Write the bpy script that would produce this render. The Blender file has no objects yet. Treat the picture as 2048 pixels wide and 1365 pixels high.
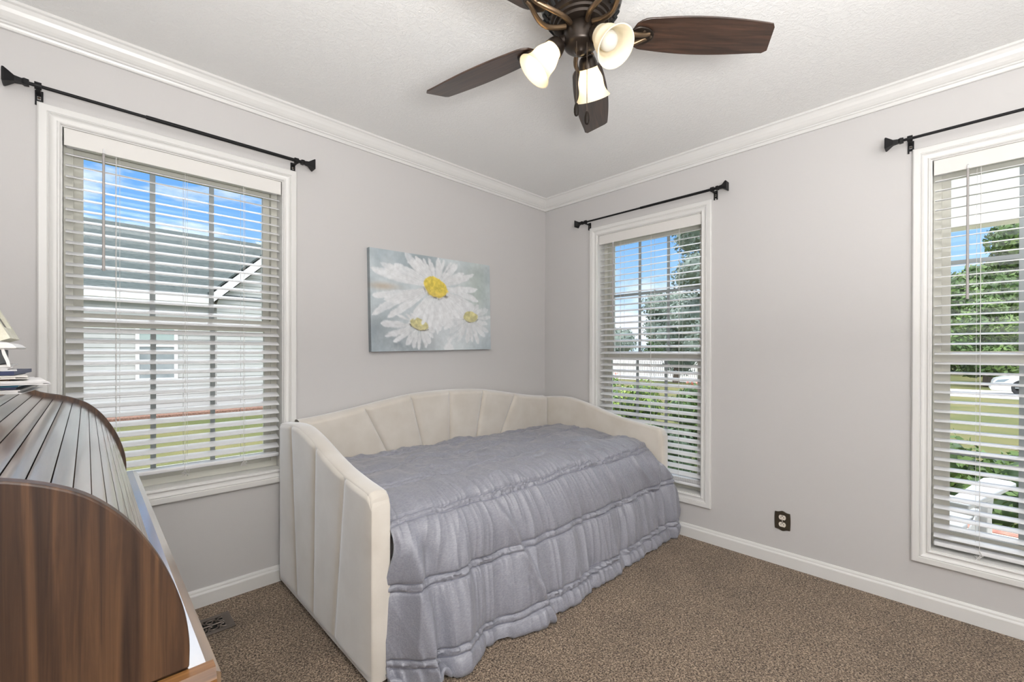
import bpy, math, random
import numpy as np
from mathutils import Vector, Matrix

# ------------------------------------------------------------------ camera
S = bpy.context.scene
COL = S.collection
PI = math.pi
R = math.radians

cam_d = bpy.data.cameras.new('camera')
cam = bpy.data.objects.new('camera', cam_d)
COL.objects.link(cam)
cam_d.sensor_fit = 'HORIZONTAL'
cam_d.sensor_width = 36.0
cam_d.lens = 875.447 / 2048 * 36.0
cam_d.shift_y = (707.0 - 682.5) / 2048
cam_d.clip_start = 0.02
cam_d.clip_end = 400
yaw, pitch, roll = 0.799701, -0.0024131, 0.0021478
f = Vector((math.cos(yaw) * math.cos(pitch), math.sin(yaw) * math.cos(pitch), math.sin(pitch)))
r0 = f.cross(Vector((0, 0, 1))).normalized()
u0 = r0.cross(f)
rr = math.cos(roll) * r0 + math.sin(roll) * u0
uu = -math.sin(roll) * r0 + math.cos(roll) * u0
M = Matrix((rr, uu, -f)).transposed().to_4x4()
M.translation = Vector((-2.76392, -2.44782, 1.17666))
cam.matrix_world = M
S.camera = cam

S.view_settings.view_transform = 'Standard'
S.view_settings.look = 'None'
S.view_settings.gamma = 1.0
S.view_settings.use_curve_mapping = False
S.view_settings.exposure = 0.28
S.cycles.use_denoising = True
S.cycles.max_bounces = 10
S.cycles.diffuse_bounces = 5
S.cycles.glossy_bounces = 4
S.cycles.transmission_bounces = 6
S.cycles.transparent_max_bounces = 16
S.cycles.sample_clamp_indirect = 6.0
S.cycles.caustics_reflective = False
S.cycles.caustics_refractive = False

# ------------------------------------------------------------------ sky
W = bpy.data.worlds.new('sky')
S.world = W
W.use_nodes = True
nt = W.node_tree
nt.nodes.clear()
def wn(t, **k):
    n = nt.nodes.new(t)
    for a, b in k.items(): setattr(n, a, b)
    return n
tc = wn('ShaderNodeTexCoord')
sep = wn('ShaderNodeSeparateXYZ')
nt.links.new(tc.outputs['Generated'], sep.inputs[0])
ramp = wn('ShaderNodeValToRGB')
e = ramp.color_ramp.elements
e[0].position = 0.0; e[0].color = (0.68, 0.82, 1.0, 1)
e[1].position = 0.6; e[1].color = (0.085, 0.27, 0.80, 1)
x = e.new(0.13); x.color = (0.36, 0.58, 0.90, 1)
x = e.new(0.27); x.color = (0.16, 0.38, 0.78, 1)
nt.links.new(sep.outputs[2], ramp.inputs[0])
mp = wn('ShaderNodeMapping'); mp.inputs['Scale'].default_value = (2.2, 2.2, 6.5); mp.inputs['Location'].default_value = (0.9, 1.3, 0.7)
nt.links.new(tc.outputs['Generated'], mp.inputs[0])
nz = wn('ShaderNodeTexNoise'); nz.inputs['Scale'].default_value = 1.5; nz.inputs['Detail'].default_value = 7; nz.inputs['Roughness'].default_value = 0.55
nt.links.new(mp.outputs[0], nz.inputs[0])
cr = wn('ShaderNodeValToRGB')
cr.color_ramp.elements[0].position = 0.50; cr.color_ramp.elements[1].position = 0.62
nt.links.new(nz.outputs[0], cr.inputs[0])
mx = wn('ShaderNodeMix', data_type='RGBA')
nt.links.new(cr.outputs[0], mx.inputs['Factor'])
nt.links.new(ramp.outputs[0], mx.inputs['A'])
mx.inputs['B'].default_value = (0.88, 0.91, 1.0, 1)
bg = wn('ShaderNodeBackground'); bg.inputs[1].default_value = 1.15
# extra white brightness overhead, unseen through the windows, added for more daylight indoors
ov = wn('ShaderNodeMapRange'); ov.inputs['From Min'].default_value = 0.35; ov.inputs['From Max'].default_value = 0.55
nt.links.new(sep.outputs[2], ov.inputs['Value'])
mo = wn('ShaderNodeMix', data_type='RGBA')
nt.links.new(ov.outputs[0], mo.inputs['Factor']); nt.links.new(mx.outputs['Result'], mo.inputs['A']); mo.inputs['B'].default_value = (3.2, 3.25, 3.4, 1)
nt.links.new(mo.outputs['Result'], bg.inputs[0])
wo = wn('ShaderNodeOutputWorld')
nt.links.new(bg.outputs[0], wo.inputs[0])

# ------------------------------------------------------------------ sun and room light
def light(name, kind, energy, color=(1, 1, 1), **k):
    d = bpy.data.lights.new(name, kind)
    d.energy = energy; d.color = color
    for a, b in k.items(): setattr(d, a, b)
    o = bpy.data.objects.new(name, d)
    COL.objects.link(o)
    return o
def aim(o, loc, tgt):
    o.location = loc
    o.rotation_euler = (Vector(tgt) - Vector(loc)).to_track_quat('-Z', 'Y').to_euler()
sun = light('sun', 'SUN', 0.8, (1.0, 0.96, 0.88), angle=R(1.0))
aim(sun, (-9, -11, 13), (0, 0, 0))
# added fill behind the camera: one panel bounced off the ceiling, one facing in
up_fill = light('bounce_fill', 'AREA', 96, (1.0, 0.99, 0.975), shape='RECTANGLE', size=0.9, size_y=0.9)
aim(up_fill, (-2.70, -2.95, 1.24), (-2.70, -2.949, 2.44))
room = light('rear_fill_light', 'AREA', 12, (0.98, 0.99, 1.0), shape='RECTANGLE', size=2.2, size_y=1.7)  # unseen fill panel added in front of the closed rear wall
aim(room, (-1.6, -3.92, 1.45), (-0.4, 0.0, 2.35))

# ------------------------------------------------------------------ materials
def newmat(name):
    m = bpy.data.materials.new(name); m.use_nodes = True
    n = m.node_tree.nodes; n.clear()
    out = n.new('ShaderNodeOutputMaterial')
    return m, m.node_tree, out
def pbr(name, col, rough=0.5, metal=0.0, spec=0.5, coat=0.0, sheen=0.0, bump=None, colnoise=None, ior=1.5):
    """bump = (scale, strength, distance); colnoise = (scale, col2, mapping scale)"""
    m, t, out = newmat(name)
    b = t.nodes.new('ShaderNodeBsdfPrincipled')
    b.inputs['Base Color'].default_value = (*col, 1)
    b.inputs['Roughness'].default_value = rough
    b.inputs['Metallic'].default_value = metal
    b.inputs['IOR'].default_value = ior
    b.inputs['Specular IOR Level'].default_value = spec
    b.inputs['Coat Weight'].default_value = coat
    b.inputs['Coat Roughness'].default_value = 0.12
    b.inputs['Sheen Weight'].default_value = sheen
    b.inputs['Sheen Roughness'].default_value = 0.4
    t.links.new(b.outputs[0], out.inputs[0])
    if bump or colnoise:
        c = t.nodes.new('ShaderNodeTexCoord')
    if bump:
        n = t.nodes.new('ShaderNodeTexNoise'); n.inputs['Scale'].default_value = bump[0]; n.inputs['Detail'].default_value = 4
        mpg = t.nodes.new('ShaderNodeMapping')
        if len(bump) > 3: mpg.inputs['Scale'].default_value = bump[3]
        t.links.new(c.outputs['Object'], mpg.inputs[0]); t.links.new(mpg.outputs[0], n.inputs[0])
        bp = t.nodes.new('ShaderNodeBump'); bp.inputs['Strength'].default_value = bump[1]; bp.inputs['Distance'].default_value = bump[2]
        t.links.new(n.outputs[0], bp.inputs['Height']); t.links.new(bp.outputs[0], b.inputs['Normal'])
    if colnoise:
        n2 = t.nodes.new('ShaderNodeTexNoise'); n2.inputs['Scale'].default_value = colnoise[0]; n2.inputs['Detail'].default_value = 5
        mp2 = t.nodes.new('ShaderNodeMapping')
        if len(colnoise) > 2: mp2.inputs['Scale'].default_value = colnoise[2]
        t.links.new(c.outputs['Object'], mp2.inputs[0]); t.links.new(mp2.outputs[0], n2.inputs[0])
        r_ = t.nodes.new('ShaderNodeValToRGB')
        lo, hi = (colnoise[3], colnoise[4]) if len(colnoise) > 3 else (0.35, 0.65)
        r_.color_ramp.elements[0].position = lo; r_.color_ramp.elements[1].position = hi
        r_.color_ramp.elements[0].color = (*col, 1); r_.color_ramp.elements[1].color = (*colnoise[1], 1)
        t.links.new(n2.outputs[0], r_.inputs[0]); t.links.new(r_.outputs[0], b.inputs['Base Color'])
    return m
def glassmat(name):
    m, t, out = newmat(name)
    tr = t.nodes.new('ShaderNodeBsdfTransparent'); tr.inputs[0].default_value = (0.965, 0.985, 0.98, 1)
    gl = t.nodes.new('ShaderNodeBsdfGlossy'); gl.inputs['Roughness'].default_value = 0.02
    fr = t.nodes.new('ShaderNodeFresnel'); fr.inputs[0].default_value = 1.35
    mxs = t.nodes.new('ShaderNodeMixShader')
    t.links.new(fr.outputs[0], mxs.inputs[0]); t.links.new(tr.outputs[0], mxs.inputs[1]); t.links.new(gl.outputs[0], mxs.inputs[2])
    t.links.new(mxs.outputs[0], out.inputs[0])
    return m
def translucent(name, col, fac, rough=0.4, spec=0.5):
    m, t, out = newmat(name)
    b = t.nodes.new('ShaderNodeBsdfPrincipled'); b.inputs['Base Color'].default_value = (*col, 1)
    b.inputs['Roughness'].default_value = rough; b.inputs['Specular IOR Level'].default_value = spec
    tl = t.nodes.new('ShaderNodeBsdfTranslucent'); tl.inputs[0].default_value = (*col, 1)
    mxs = t.nodes.new('ShaderNodeMixShader'); mxs.inputs[0].default_value = fac
    t.links.new(b.outputs[0], mxs.inputs[1]); t.links.new(tl.outputs[0], mxs.inputs[2]); t.links.new(mxs.outputs[0], out.inputs[0])
    return m
def emitter(name, col, strength):
    m, t, out = newmat(name)
    em = t.nodes.new('ShaderNodeEmission'); em.inputs[0].default_value = (*col, 1); em.inputs[1].default_value = strength
    t.links.new(em.outputs[0], out.inputs[0])
    return m
def woodmat(name, c1, c2, c3, scale, rough=0.35, coat=0.0, spec=0.5, ior=1.5):
    """grain: noise stretched by the mapping scale"""
    m, t, out = newmat(name)
    b = t.nodes.new('ShaderNodeBsdfPrincipled'); b.inputs['Roughness'].default_value = rough
    b.inputs['Coat Weight'].default_value = coat; b.inputs['Coat Roughness'].default_value = 0.15
    b.inputs['Specular IOR Level'].default_value = spec; b.inputs['IOR'].default_value = ior
    t.links.new(b.outputs[0], out.inputs[0])
    c = t.nodes.new('ShaderNodeTexCoord')
    mpg = t.nodes.new('ShaderNodeMapping'); mpg.inputs['Scale'].default_value = scale
    t.links.new(c.outputs['Object'], mpg.inputs[0])
    n1 = t.nodes.new('ShaderNodeTexNoise'); n1.inputs['Scale'].default_value = 1.0; n1.inputs['Detail'].default_value = 6; n1.inputs['Roughness'].default_value = 0.6; n1.inputs['Distortion'].default_value = 0.6
    t.links.new(mpg.outputs[0], n1.inputs[0])
    r_ = t.nodes.new('ShaderNodeValToRGB')
    el = r_.color_ramp.elements
    el[0].position = 0.30; el[0].color = (*c1, 1); el[1].position = 0.70; el[1].color = (*c3, 1)
    q = el.new(0.5); q.color = (*c2, 1)
    t.links.new(n1.outputs[0], r_.inputs[0]); t.links.new(r_.outputs[0], b.inputs['Base Color'])
    bp = t.nodes.new('ShaderNodeBump'); bp.inputs['Strength'].default_value = 0.08; bp.inputs['Distance'].default_value = 0.002
    t.links.new(n1.outputs[0], bp.inputs['Height']); t.links.new(bp.outputs[0], b.inputs['Normal'])
    return m

MT = {}
MT['wall'] = pbr('wall_paint', (0.590, 0.577, 0.572), 0.55, spec=0.3, bump=(180, 0.08, 0.002))
MT['trim'] = pbr('trim_paint', (0.735, 0.73, 0.715), 0.3)
MT['sash'] = pbr('sash_vinyl', (0.70, 0.69, 0.62), 0.35)
MT['sash_edge'] = pbr('sash_tan', (0.58, 0.53, 0.40), 0.4)
MT['muntin'] = pbr('muntin_grey', (0.42, 0.46, 0.47), 0.4)
MT['glass'] = glassmat('window_glass')
MT['slat'] = translucent('blind_white', (0.89, 0.895, 0.91), 0.14, 0.25)
MT['valance'] = pbr('valance_white', (0.74, 0.725, 0.70), 0.45)
MT['cord'] = pbr('cord_white', (0.75, 0.74, 0.72), 0.7)
MT['wand'] = pbr('wand_grey', (0.42, 0.40, 0.39), 0.25)
MT['black'] = pbr('black_metal', (0.008, 0.008, 0.009), 0.5, spec=0.25)
MT['bronze'] = pbr('oiled_bronze', (0.030, 0.022, 0.017), 0.34, metal=0.6)
MT['bronze_hi'] = pbr('rubbed_bronze', (0.17, 0.115, 0.07), 0.35, metal=0.85)
MT['chain'] = pbr('chain_metal', (0.07, 0.05, 0.035), 0.4, metal=0.5)
MT['fob'] = pbr('fob_dark_bronze', (0.010, 0.007, 0.005), 0.5, spec=0.15)
MT['shade'] = translucent('frosted_glass', (0.95, 0.89, 0.75), 0.55, 0.35)
MT['bulb_on'] = emitter('bulb_lit', (1.0, 0.82, 0.56), 13.0)
MT['bulb_off'] = pbr('bulb_white', (0.50, 0.49, 0.46), 0.3)
MT['blade'] = woodmat('blade_walnut', (0.016, 0.009, 0.006), (0.042, 0.021, 0.013), (0.085, 0.042, 0.025), (5, 70, 70), 0.3, 0.6)
MT['velvet'] = pbr('cream_velvet', (0.60, 0.55, 0.48), 0.8, sheen=1.0, bump=(260, 0.05, 0.002), colnoise=(7, (0.66, 0.615, 0.55)))
MT['velvet'].node_tree.nodes['Principled BSDF'].inputs['Sheen Tint'].default_value = (0.92, 0.95, 1.0, 1)
MT['velvet'].node_tree.nodes['Principled BSDF'].inputs['Sheen Roughness'].default_value = 0.5
MT['bedbase'] = pbr('bed_base_dark', (0.10, 0.09, 0.085), 0.8)
MT['ceiling'] = None
MT['paper'] = pbr('white_paper', (0.78, 0.77, 0.77), 0.7)
MT['paper2'] = pbr('offwhite_paper', (0.68, 0.66, 0.62), 0.7)
MT['navy'] = pbr('navy_cover', (0.02, 0.03, 0.085), 0.5)
MT['teal'] = pbr('blue_cover', (0.03, 0.20, 0.34), 0.4)
MT['tan'] = pbr('tan_paper', (0.40, 0.25, 0.15), 0.7)
MT['whitepaint'] = pbr('white_paint', (0.80, 0.79, 0.77), 0.4)
MT['creampaint'] = pbr('cream_distressed', (0.62, 0.60, 0.46), 0.6, colnoise=(60, (0.76, 0.75, 0.66)))
MT['darkbox'] = pbr('black_board', (0.02, 0.02, 0.025), 0.5)
MT['desk_side'] = woodmat('desk_walnut_vertical', (0.022, 0.011, 0.007), (0.062, 0.030, 0.016), (0.135, 0.068, 0.031), (75, 75, 2.4), 0.42, 0.05)
MT['desk_top'] = woodmat('desk_walnut_long', (0.06, 0.028, 0.012), (0.17, 0.08, 0.03), (0.30, 0.16, 0.06), (40, 4, 40), 0.2, 1.0, ior=1.6)
MT['desk_top'].node_tree.nodes['Principled BSDF'].inputs['Coat IOR'].default_value = 4.2
MT['tambour'] = woodmat('tambour_walnut', (0.05, 0.025, 0.016), (0.10, 0.055, 0.035), (0.17, 0.10, 0.07), (50, 3, 50), 0.2, 1.0, spec=0.9, ior=1.8)
MT['tambour'].node_tree.nodes['Principled BSDF'].inputs['Coat IOR'].default_value = 4.2
MT['desk_edge'] = woodmat('desk_oak_edge', (0.07, 0.03, 0.010), (0.20, 0.09, 0.028), (0.33, 0.17, 0.06), (3, 45, 45), 0.35, 0.2)
MT['plate'] = pbr('antique_bronze_plate', (0.075, 0.062, 0.045), 0.35, metal=0.5)
MT['ivory'] = pbr('ivory_plastic', (0.76, 0.70, 0.62), 0.35)
MT['vent'] = pbr('vent_metal', (0.17, 0.14, 0.12), 0.4, metal=0.6)
MT['hole'] = pbr('dark_opening', (0.008, 0.008, 0.008), 0.9)

# knock-down ceiling texture
def ceiling_mat():
    m, t, out = newmat('ceiling_texture')
    b = t.nodes.new('ShaderNodeBsdfPrincipled'); b.inputs['Base Color'].default_value = (0.88, 0.88, 0.87, 1); b.inputs['Roughness'].default_value = 0.8
    b.inputs['Specular IOR Level'].default_value = 0.2
    c = t.nodes.new('ShaderNodeTexCoord')
    n = t.nodes.new('ShaderNodeTexNoise'); n.inputs['Scale'].default_value = 48; n.inputs['Detail'].default_value = 5; n.inputs['Roughness'].default_value = 0.65; n.inputs['Distortion'].default_value = 1.2
    t.links.new(c.outputs['Object'], n.inputs[0])
    r_ = t.nodes.new('ShaderNodeValToRGB'); r_.color_ramp.elements[0].position = 0.44; r_.color_ramp.elements[1].position = 0.58
    t.links.new(n.outputs[0], r_.inputs[0])
    bp = t.nodes.new('ShaderNodeBump'); bp.inputs['Strength'].default_value = 0.34; bp.inputs['Distance'].default_value = 0.005
    t.links.new(r_.outputs[0], bp.inputs['Height']); t.links.new(bp.outputs[0], b.inputs['Normal']); t.links.new(b.outputs[0], out.inputs[0])
    return m
MT['ceiling'] = ceiling_mat()
def carpet_mat():
    m, t, out = newmat('frieze_carpet')
    b = t.nodes.new('ShaderNodeBsdfPrincipled'); b.inputs['Roughness'].default_value = 0.95; b.inputs['Specular IOR Level'].default_value = 0.1
    b.inputs['Sheen Weight'].default_value = 0.15
    c = t.nodes.new('ShaderNodeTexCoord')
    n = t.nodes.new('ShaderNodeTexNoise'); n.inputs['Scale'].default_value = 170; n.inputs['Detail'].default_value = 3; n.inputs['Roughness'].default_value = 0.6; n.inputs['Distortion'].default_value = 0.8
    t.links.new(c.outputs['Object'], n.inputs[0])
    r_ = t.nodes.new('ShaderNodeValToRGB'); el = r_.color_ramp.elements
    el[0].position = 0.37; el[0].color = (0.040, 0.026, 0.016, 1); el[1].position = 0.64; el[1].color = (0.56, 0.43, 0.31, 1)
    q = el.new(0.50); q.color = (0.215, 0.154, 0.106, 1)
    t.links.new(n.outputs[0], r_.inputs[0])
    n2 = t.nodes.new('ShaderNodeTexNoise'); n2.inputs['Scale'].default_value = 5; n2.inputs['Detail'].default_value = 3
    t.links.new(c.outputs['Object'], n2.inputs[0])
    r2 = t.nodes.new('ShaderNodeValToRGB'); r2.color_ramp.elements[0].color = (0.86, 0.86, 0.86, 1); r2.color_ramp.elements[1].color = (1.12, 1.12, 1.12, 1)
    r2.color_ramp.elements[0].position = 0.3; r2.color_ramp.elements[1].position = 0.7
    t.links.new(n2.outputs[0], r2.inputs[0])
    mm = t.nodes.new('ShaderNodeMix'); mm.data_type = 'RGBA'; mm.blend_type = 'MULTIPLY'; mm.inputs['Factor'].default_value = 1.0
    t.links.new(r_.outputs[0], mm.inputs['A']); t.links.new(r2.outputs[0], mm.inputs['B']); t.links.new(mm.outputs['Result'], b.inputs['Base Color'])
    bp = t.nodes.new('ShaderNodeBump'); bp.inputs['Strength'].default_value = 0.9; bp.inputs['Distance'].default_value = 0.008
    t.links.new(n.outputs[0], bp.inputs['Height']); t.links.new(bp.outputs[0], b.inputs['Normal']); t.links.new(b.outputs[0], out.inputs[0])
    return m
MT['carpet'] = carpet_mat()
def satin_mat():
    m, t, out = newmat('lavender_grey_satin')
    b = t.nodes.new('ShaderNodeBsdfPrincipled'); b.inputs['Roughness'].default_value = 0.46; b.inputs['Specular IOR Level'].default_value = 0.8; b.inputs['IOR'].default_value = 1.55
    b.inputs['Sheen Weight'].default_value = 0.25; b.inputs['Sheen Roughness'].default_value = 0.35
    c = t.nodes.new('ShaderNodeTexCoord')
    mpg = t.nodes.new('ShaderNodeMapping'); mpg.inputs['Scale'].default_value = (60, 260, 260)
    t.links.new(c.outputs['Object'], mpg.inputs[0])
    n = t.nodes.new('ShaderNodeTexNoise'); n.inputs['Scale'].default_value = 1; n.inputs['Detail'].default_value = 3
    t.links.new(mpg.outputs[0], n.inputs[0])
    r_ = t.nodes.new('ShaderNodeValToRGB'); r_.color_ramp.elements[0].position = 0.3; r_.color_ramp.elements[1].position = 0.7
    r_.color_ramp.elements[0].color = (0.225, 0.230, 0.275, 1); r_.color_ramp.elements[1].color = (0.310, 0.316, 0.362, 1)
    t.links.new(n.outputs[0], r_.inputs[0]); t.links.new(r_.outputs[0], b.inputs['Base Color'])
    n2 = t.nodes.new('ShaderNodeTexNoise'); n2.inputs['Scale'].default_value = 45; n2.inputs['Detail'].default_value = 5; n2.inputs['Distortion'].default_value = 1.0
    t.links.new(c.outputs['Object'], n2.inputs[0])
    bp = t.nodes.new('ShaderNodeBump'); bp.inputs['Strength'].default_value = 0.4; bp.inputs['Distance'].default_value = 0.004
    t.links.new(n2.outputs[0], bp.inputs['Height']); t.links.new(bp.outputs[0], b.inputs['Normal']); t.links.new(b.outputs[0], out.inputs[0])
    return m
MT['satin'] = satin_mat()
MT['stitch'] = pbr('stitch_thread', (0.20, 0.205, 0.27), 0.6)
def art_mat():
    m, t, out = newmat('painted_canvas')
    b = t.nodes.new('ShaderNodeBsdfPrincipled'); b.inputs['Roughness'].default_value = 0.6; b.inputs['Specular IOR Level'].default_value = 0.3
    a = t.nodes.new('ShaderNodeAttribute'); a.attribute_name = 'paint'
    t.links.new(a.outputs['Color'], b.inputs['Base Color']); t.links.new(b.outputs[0], out.inputs[0])
    return m
MT['art'] = art_mat()
# outdoors
MT['lawn'] = pbr('lawn_grass', (0.085, 0.100, 0.036), 0.9, spec=0.1, colnoise=(0.6, (0.150, 0.135, 0.058)), bump=(30, 0.3, 0.03))
MT['road'] = pbr('road_concrete', (0.50, 0.47, 0.44), 0.9)
MT['mulch'] = pbr('mulch_brown', (0.16, 0.075, 0.05), 0.95, colnoise=(25, (0.33, 0.19, 0.14)), bump=(60, 0.6, 0.02))
MT['siding'] = pbr('vinyl_siding', (0.46, 0.455, 0.435), 0.6)
MT['shingle'] = pbr('grey_shingle', (0.040, 0.050, 0.050), 0.9, spec=0.15, colnoise=(1.0, (0.105, 0.122, 0.12), (9, 60, 60)), bump=(1.0, 0.4, 0.03, (6, 40, 40)))
MT['outtrim'] = pbr('exterior_trim', (0.78, 0.76, 0.75), 0.5)
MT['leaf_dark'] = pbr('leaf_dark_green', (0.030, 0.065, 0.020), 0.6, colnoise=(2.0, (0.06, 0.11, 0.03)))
MT['leaf_mid'] = pbr('leaf_mid_green', (0.055, 0.115, 0.025), 0.6, colnoise=(1.2, (0.14, 0.22, 0.045)))
MT['leaf_light'] = pbr('leaf_yellow_green', (0.13, 0.22, 0.04), 0.6, colnoise=(4.0, (0.28, 0.36, 0.07)))
MT['leaf_blue'] = pbr('leaf_blue_green', (0.14, 0.18, 0.15), 0.7, colnoise=(0.8, (0.27, 0.32, 0.27)))
MT['bark'] = pbr('tree_bark', (0.10, 0.075, 0.055), 0.9)
MT['flower'] = pbr('coral_flower', (0.62, 0.20, 0.15), 0.6)
MT['chairwhite'] = pbr('white_resin', (0.56, 0.56, 0.56), 0.4)
MT['porchfloor'] = pbr('porch_concrete', (0.55, 0.50, 0.40), 0.85, colnoise=(6, (0.66, 0.61, 0.52)))
MT['brick'] = pbr('brick_red', (0.30, 0.12, 0.09), 0.85, colnoise=(20, (0.42, 0.21, 0.16)))
MT['porchceil'] = pbr('porch_white', (0.66, 0.65, 0.60), 0.6)
MT['carpaint'] = pbr('car_white', (0.80, 0.81, 0.83), 0.2, coat=0.6)
MT['carglass'] = pbr('car_window', (0.03, 0.035, 0.04), 0.1)
MT['tyre'] = pbr('tyre_rubber', (0.02, 0.02, 0.022), 0.8)
MT['rim'] = pbr('alloy_rim', (0.35, 0.36, 0.38), 0.35, metal=0.8)
MT['lamp'] = pbr('headlamp', (0.25, 0.30, 0.34), 0.15)
MT['screen'] = pbr('insect_screen', (0.20, 0.23, 0.24), 0.6, colnoise=(3, (0.30, 0.33, 0.34)))
MT['paneblue'] = pbr('painted_reflection_pane', (0.34, 0.42, 0.40), 0.1)  # window reflection put into the pane's base colour

# ------------------------------------------------------------------ mesh helpers
class MB:
    def __init__(s): s.v = []; s.f = []
    def add(s, verts, faces):
        o = len(s.v); s.v += [tuple(map(float, p)) for p in verts]; s.f += [tuple(i + o for i in q) for q in faces]; return s
    def box(s, x0, x1, y0, y1, z0, z1, mat=None):
        vs = [Vector((x, y, z)) for x in (x0, x1) for y in (y0, y1) for z in (z0, z1)]
        if mat is not None: vs = [mat @ p for p in vs]
        return s.add(vs, [(0, 1, 3, 2), (4, 6, 7, 5), (0, 4, 5, 1), (2, 3, 7, 6), (0, 2, 6, 4), (1, 5, 7, 3)])
    def prism(s, poly, fn, a0, a1):
        """poly: 2D outline; fn(p, q, a) -> xyz; extruded from a0 to a1"""
        n = len(poly)
        vs = [fn(p, q, a0) for p, q in poly] + [fn(p, q, a1) for p, q in poly]
        fs = [tuple(range(n))[::-1], tuple(range(n, 2 * n))] + [(i, (i + 1) % n, (i + 1) % n + n, i + n) for i in range(n)]
        return s.add(vs, fs)
    def tube(s, pts, r, seg=10, caps=True):
        pts = [Vector(p) for p in pts]; n = len(pts)
        rs = r if isinstance(r, (list, tuple)) else [r] * n
        vs = []; prev = None
        for i, p in enumerate(pts):
            d = (pts[min(i + 1, n - 1)] - pts[max(i - 1, 0)]).normalized()
            a = Vector((0, 0, 1)) if abs(d.z) < 0.95 else Vector((1, 0, 0))
            if prev is None: e1 = d.cross(a).normalized()
            else: e1 = (prev - prev.dot(d) * d).normalized()
            prev = e1; e2 = d.cross(e1)
            for k in range(seg):
                t = 2 * PI * k / seg
                vs.append(p + float(rs[i]) * (math.cos(t) * e1 + math.sin(t) * e2))
        fs = [(i * seg + k, i * seg + (k + 1) % seg, (i + 1) * seg + (k + 1) % seg, (i + 1) * seg + k) for i in range(n - 1) for k in range(seg)]
        if caps: fs += [tuple(range(seg))[::-1], tuple(range((n - 1) * seg, n * seg))]
        return s.add(vs, fs)
    def lathe(s, prof, seg=32, mat=None, cap=True):
        vs = []; n = len(prof)
        for r_, z in prof:
            for k in range(seg):
                t = 2 * PI * k / seg
                p = Vector((r_ * math.cos(t), r_ * math.sin(t), z))
                vs.append(mat @ p if mat is not None else p)
        fs = [(i * seg + k, i * seg + (k + 1) % seg, (i + 1) * seg + (k + 1) % seg, (i + 1) * seg + k) for i in range(n - 1) for k in range(seg)]
        if cap: fs += [tuple(range(seg))[::-1], tuple(range((n - 1) * seg, n * seg))]
        return s.add(vs, fs)
    def build(s, name, mat, parent=None, smooth=False, bevel=0, seg=2, angle=40):
        me = bpy.data.meshes.new(name)
        off = root_loc(parent)
        me.from_pydata([(p[0] - off[0], p[1] - off[1], p[2] - off[2]) for p in s.v], [], s.f)
        return finish(me, name, mat, parent, smooth, bevel, seg, angle)
def root_loc(p):
    while p is not None and p.parent is not None: p = p.parent
    return p.location if p is not None else Vector((0, 0, 0))
def fix_normals(me):
    import bmesh
    b = bmesh.new(); b.from_mesh(me); bmesh.ops.recalc_face_normals(b, faces=b.faces); b.to_mesh(me); b.free()
def finish(me, name, mat, parent, smooth, bevel=0, seg=2, angle=40):
    fix_normals(me)
    o = bpy.data.objects.new(name, me); COL.objects.link(o)
    me.materials.append(MT[mat] if isinstance(mat, str) else mat)
    if parent is not None: o.parent = parent
    if smooth:
        me.polygons.foreach_set('use_smooth', [True] * len(me.polygons))
        if angle < 180: me.set_sharp_from_angle(angle=R(angle))
    if bevel:
        b = o.modifiers.new('bevel', 'BEVEL'); b.width = bevel; b.segments = seg; b.limit_method = 'ANGLE'; b.angle_limit = R(35)
        if not smooth:
            me.polygons.foreach_set('use_smooth', [True] * len(me.polygons)); me.set_sharp_from_angle(angle=R(angle))
    return o
def gridmesh(name, P, mat, parent=None, smooth=True, thick=0, closed_u=False, angle=180):
    """P: array (nu, nv, 3)"""
    nu, nv = P.shape[:2]
    off = np.array(root_loc(parent))
    V = (P.reshape(-1, 3) - off)
    idx = np.arange(nu * nv).reshape(nu, nv)
    a = idx[:-1, :-1].ravel(); b = idx[1:, :-1].ravel(); c = idx[1:, 1:].ravel(); d = idx[:-1, 1:].ravel()
    F = np.stack([a, b, c, d], 1)
    me = bpy.data.meshes.new(name)
    me.from_pydata(V.tolist(), [], F.tolist())
    return finish(me, name, mat, parent, smooth, angle=angle)
def thing(name, label, cat, loc=(0, 0, 0), group=None, kind=None):
    o = bpy.data.objects.new(name, None); COL.objects.link(o)
    o.empty_display_size = 0.05
    o.location = loc
    return tag(o, label, cat, group, kind)
def tag(o, label, cat, group=None, kind=None):
    o['label'] = label; o['category'] = cat
    if group: o['group'] = group
    if kind: o['kind'] = kind
    return o
def struct(o, label, cat): return tag(o, label, cat, kind='structure')

rng = np.random.default_rng(7)
def vnoise1(x, seed):
    g = np.random.default_rng(seed).uniform(-1, 1, 4096)
    i = np.floor(x).astype(int); t = x - i; t = t * t * (3 - 2 * t)
    return g[i % 4096] * (1 - t) + g[(i + 1) % 4096] * t
def vnoise2(x, y, seed):
    g = np.random.default_rng(seed).uniform(-1, 1, (256, 256))
    i = np.floor(x).astype(int); j = np.floor(y).astype(int)
    s = x - i; t = y - j; s = s * s * (3 - 2 * s); t = t * t * (3 - 2 * t)
    i %= 256; j %= 256; i1 = (i + 1) % 256; j1 = (j + 1) % 256
    return (g[i, j] * (1 - s) + g[i1, j] * s) * (1 - t) + (g[i, j1] * (1 - s) + g[i1, j1] * s) * t
def fbm2(x, y, seed, oct=4):
    v = 0; a = 1.0
    for k in range(oct): v = v + a * vnoise2(x * 2 ** k, y * 2 ** k, seed + k); a *= 0.5
    return v
def smooth01(t): t = np.clip(t, 0, 1); return t * t * (3 - 2 * t)
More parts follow.
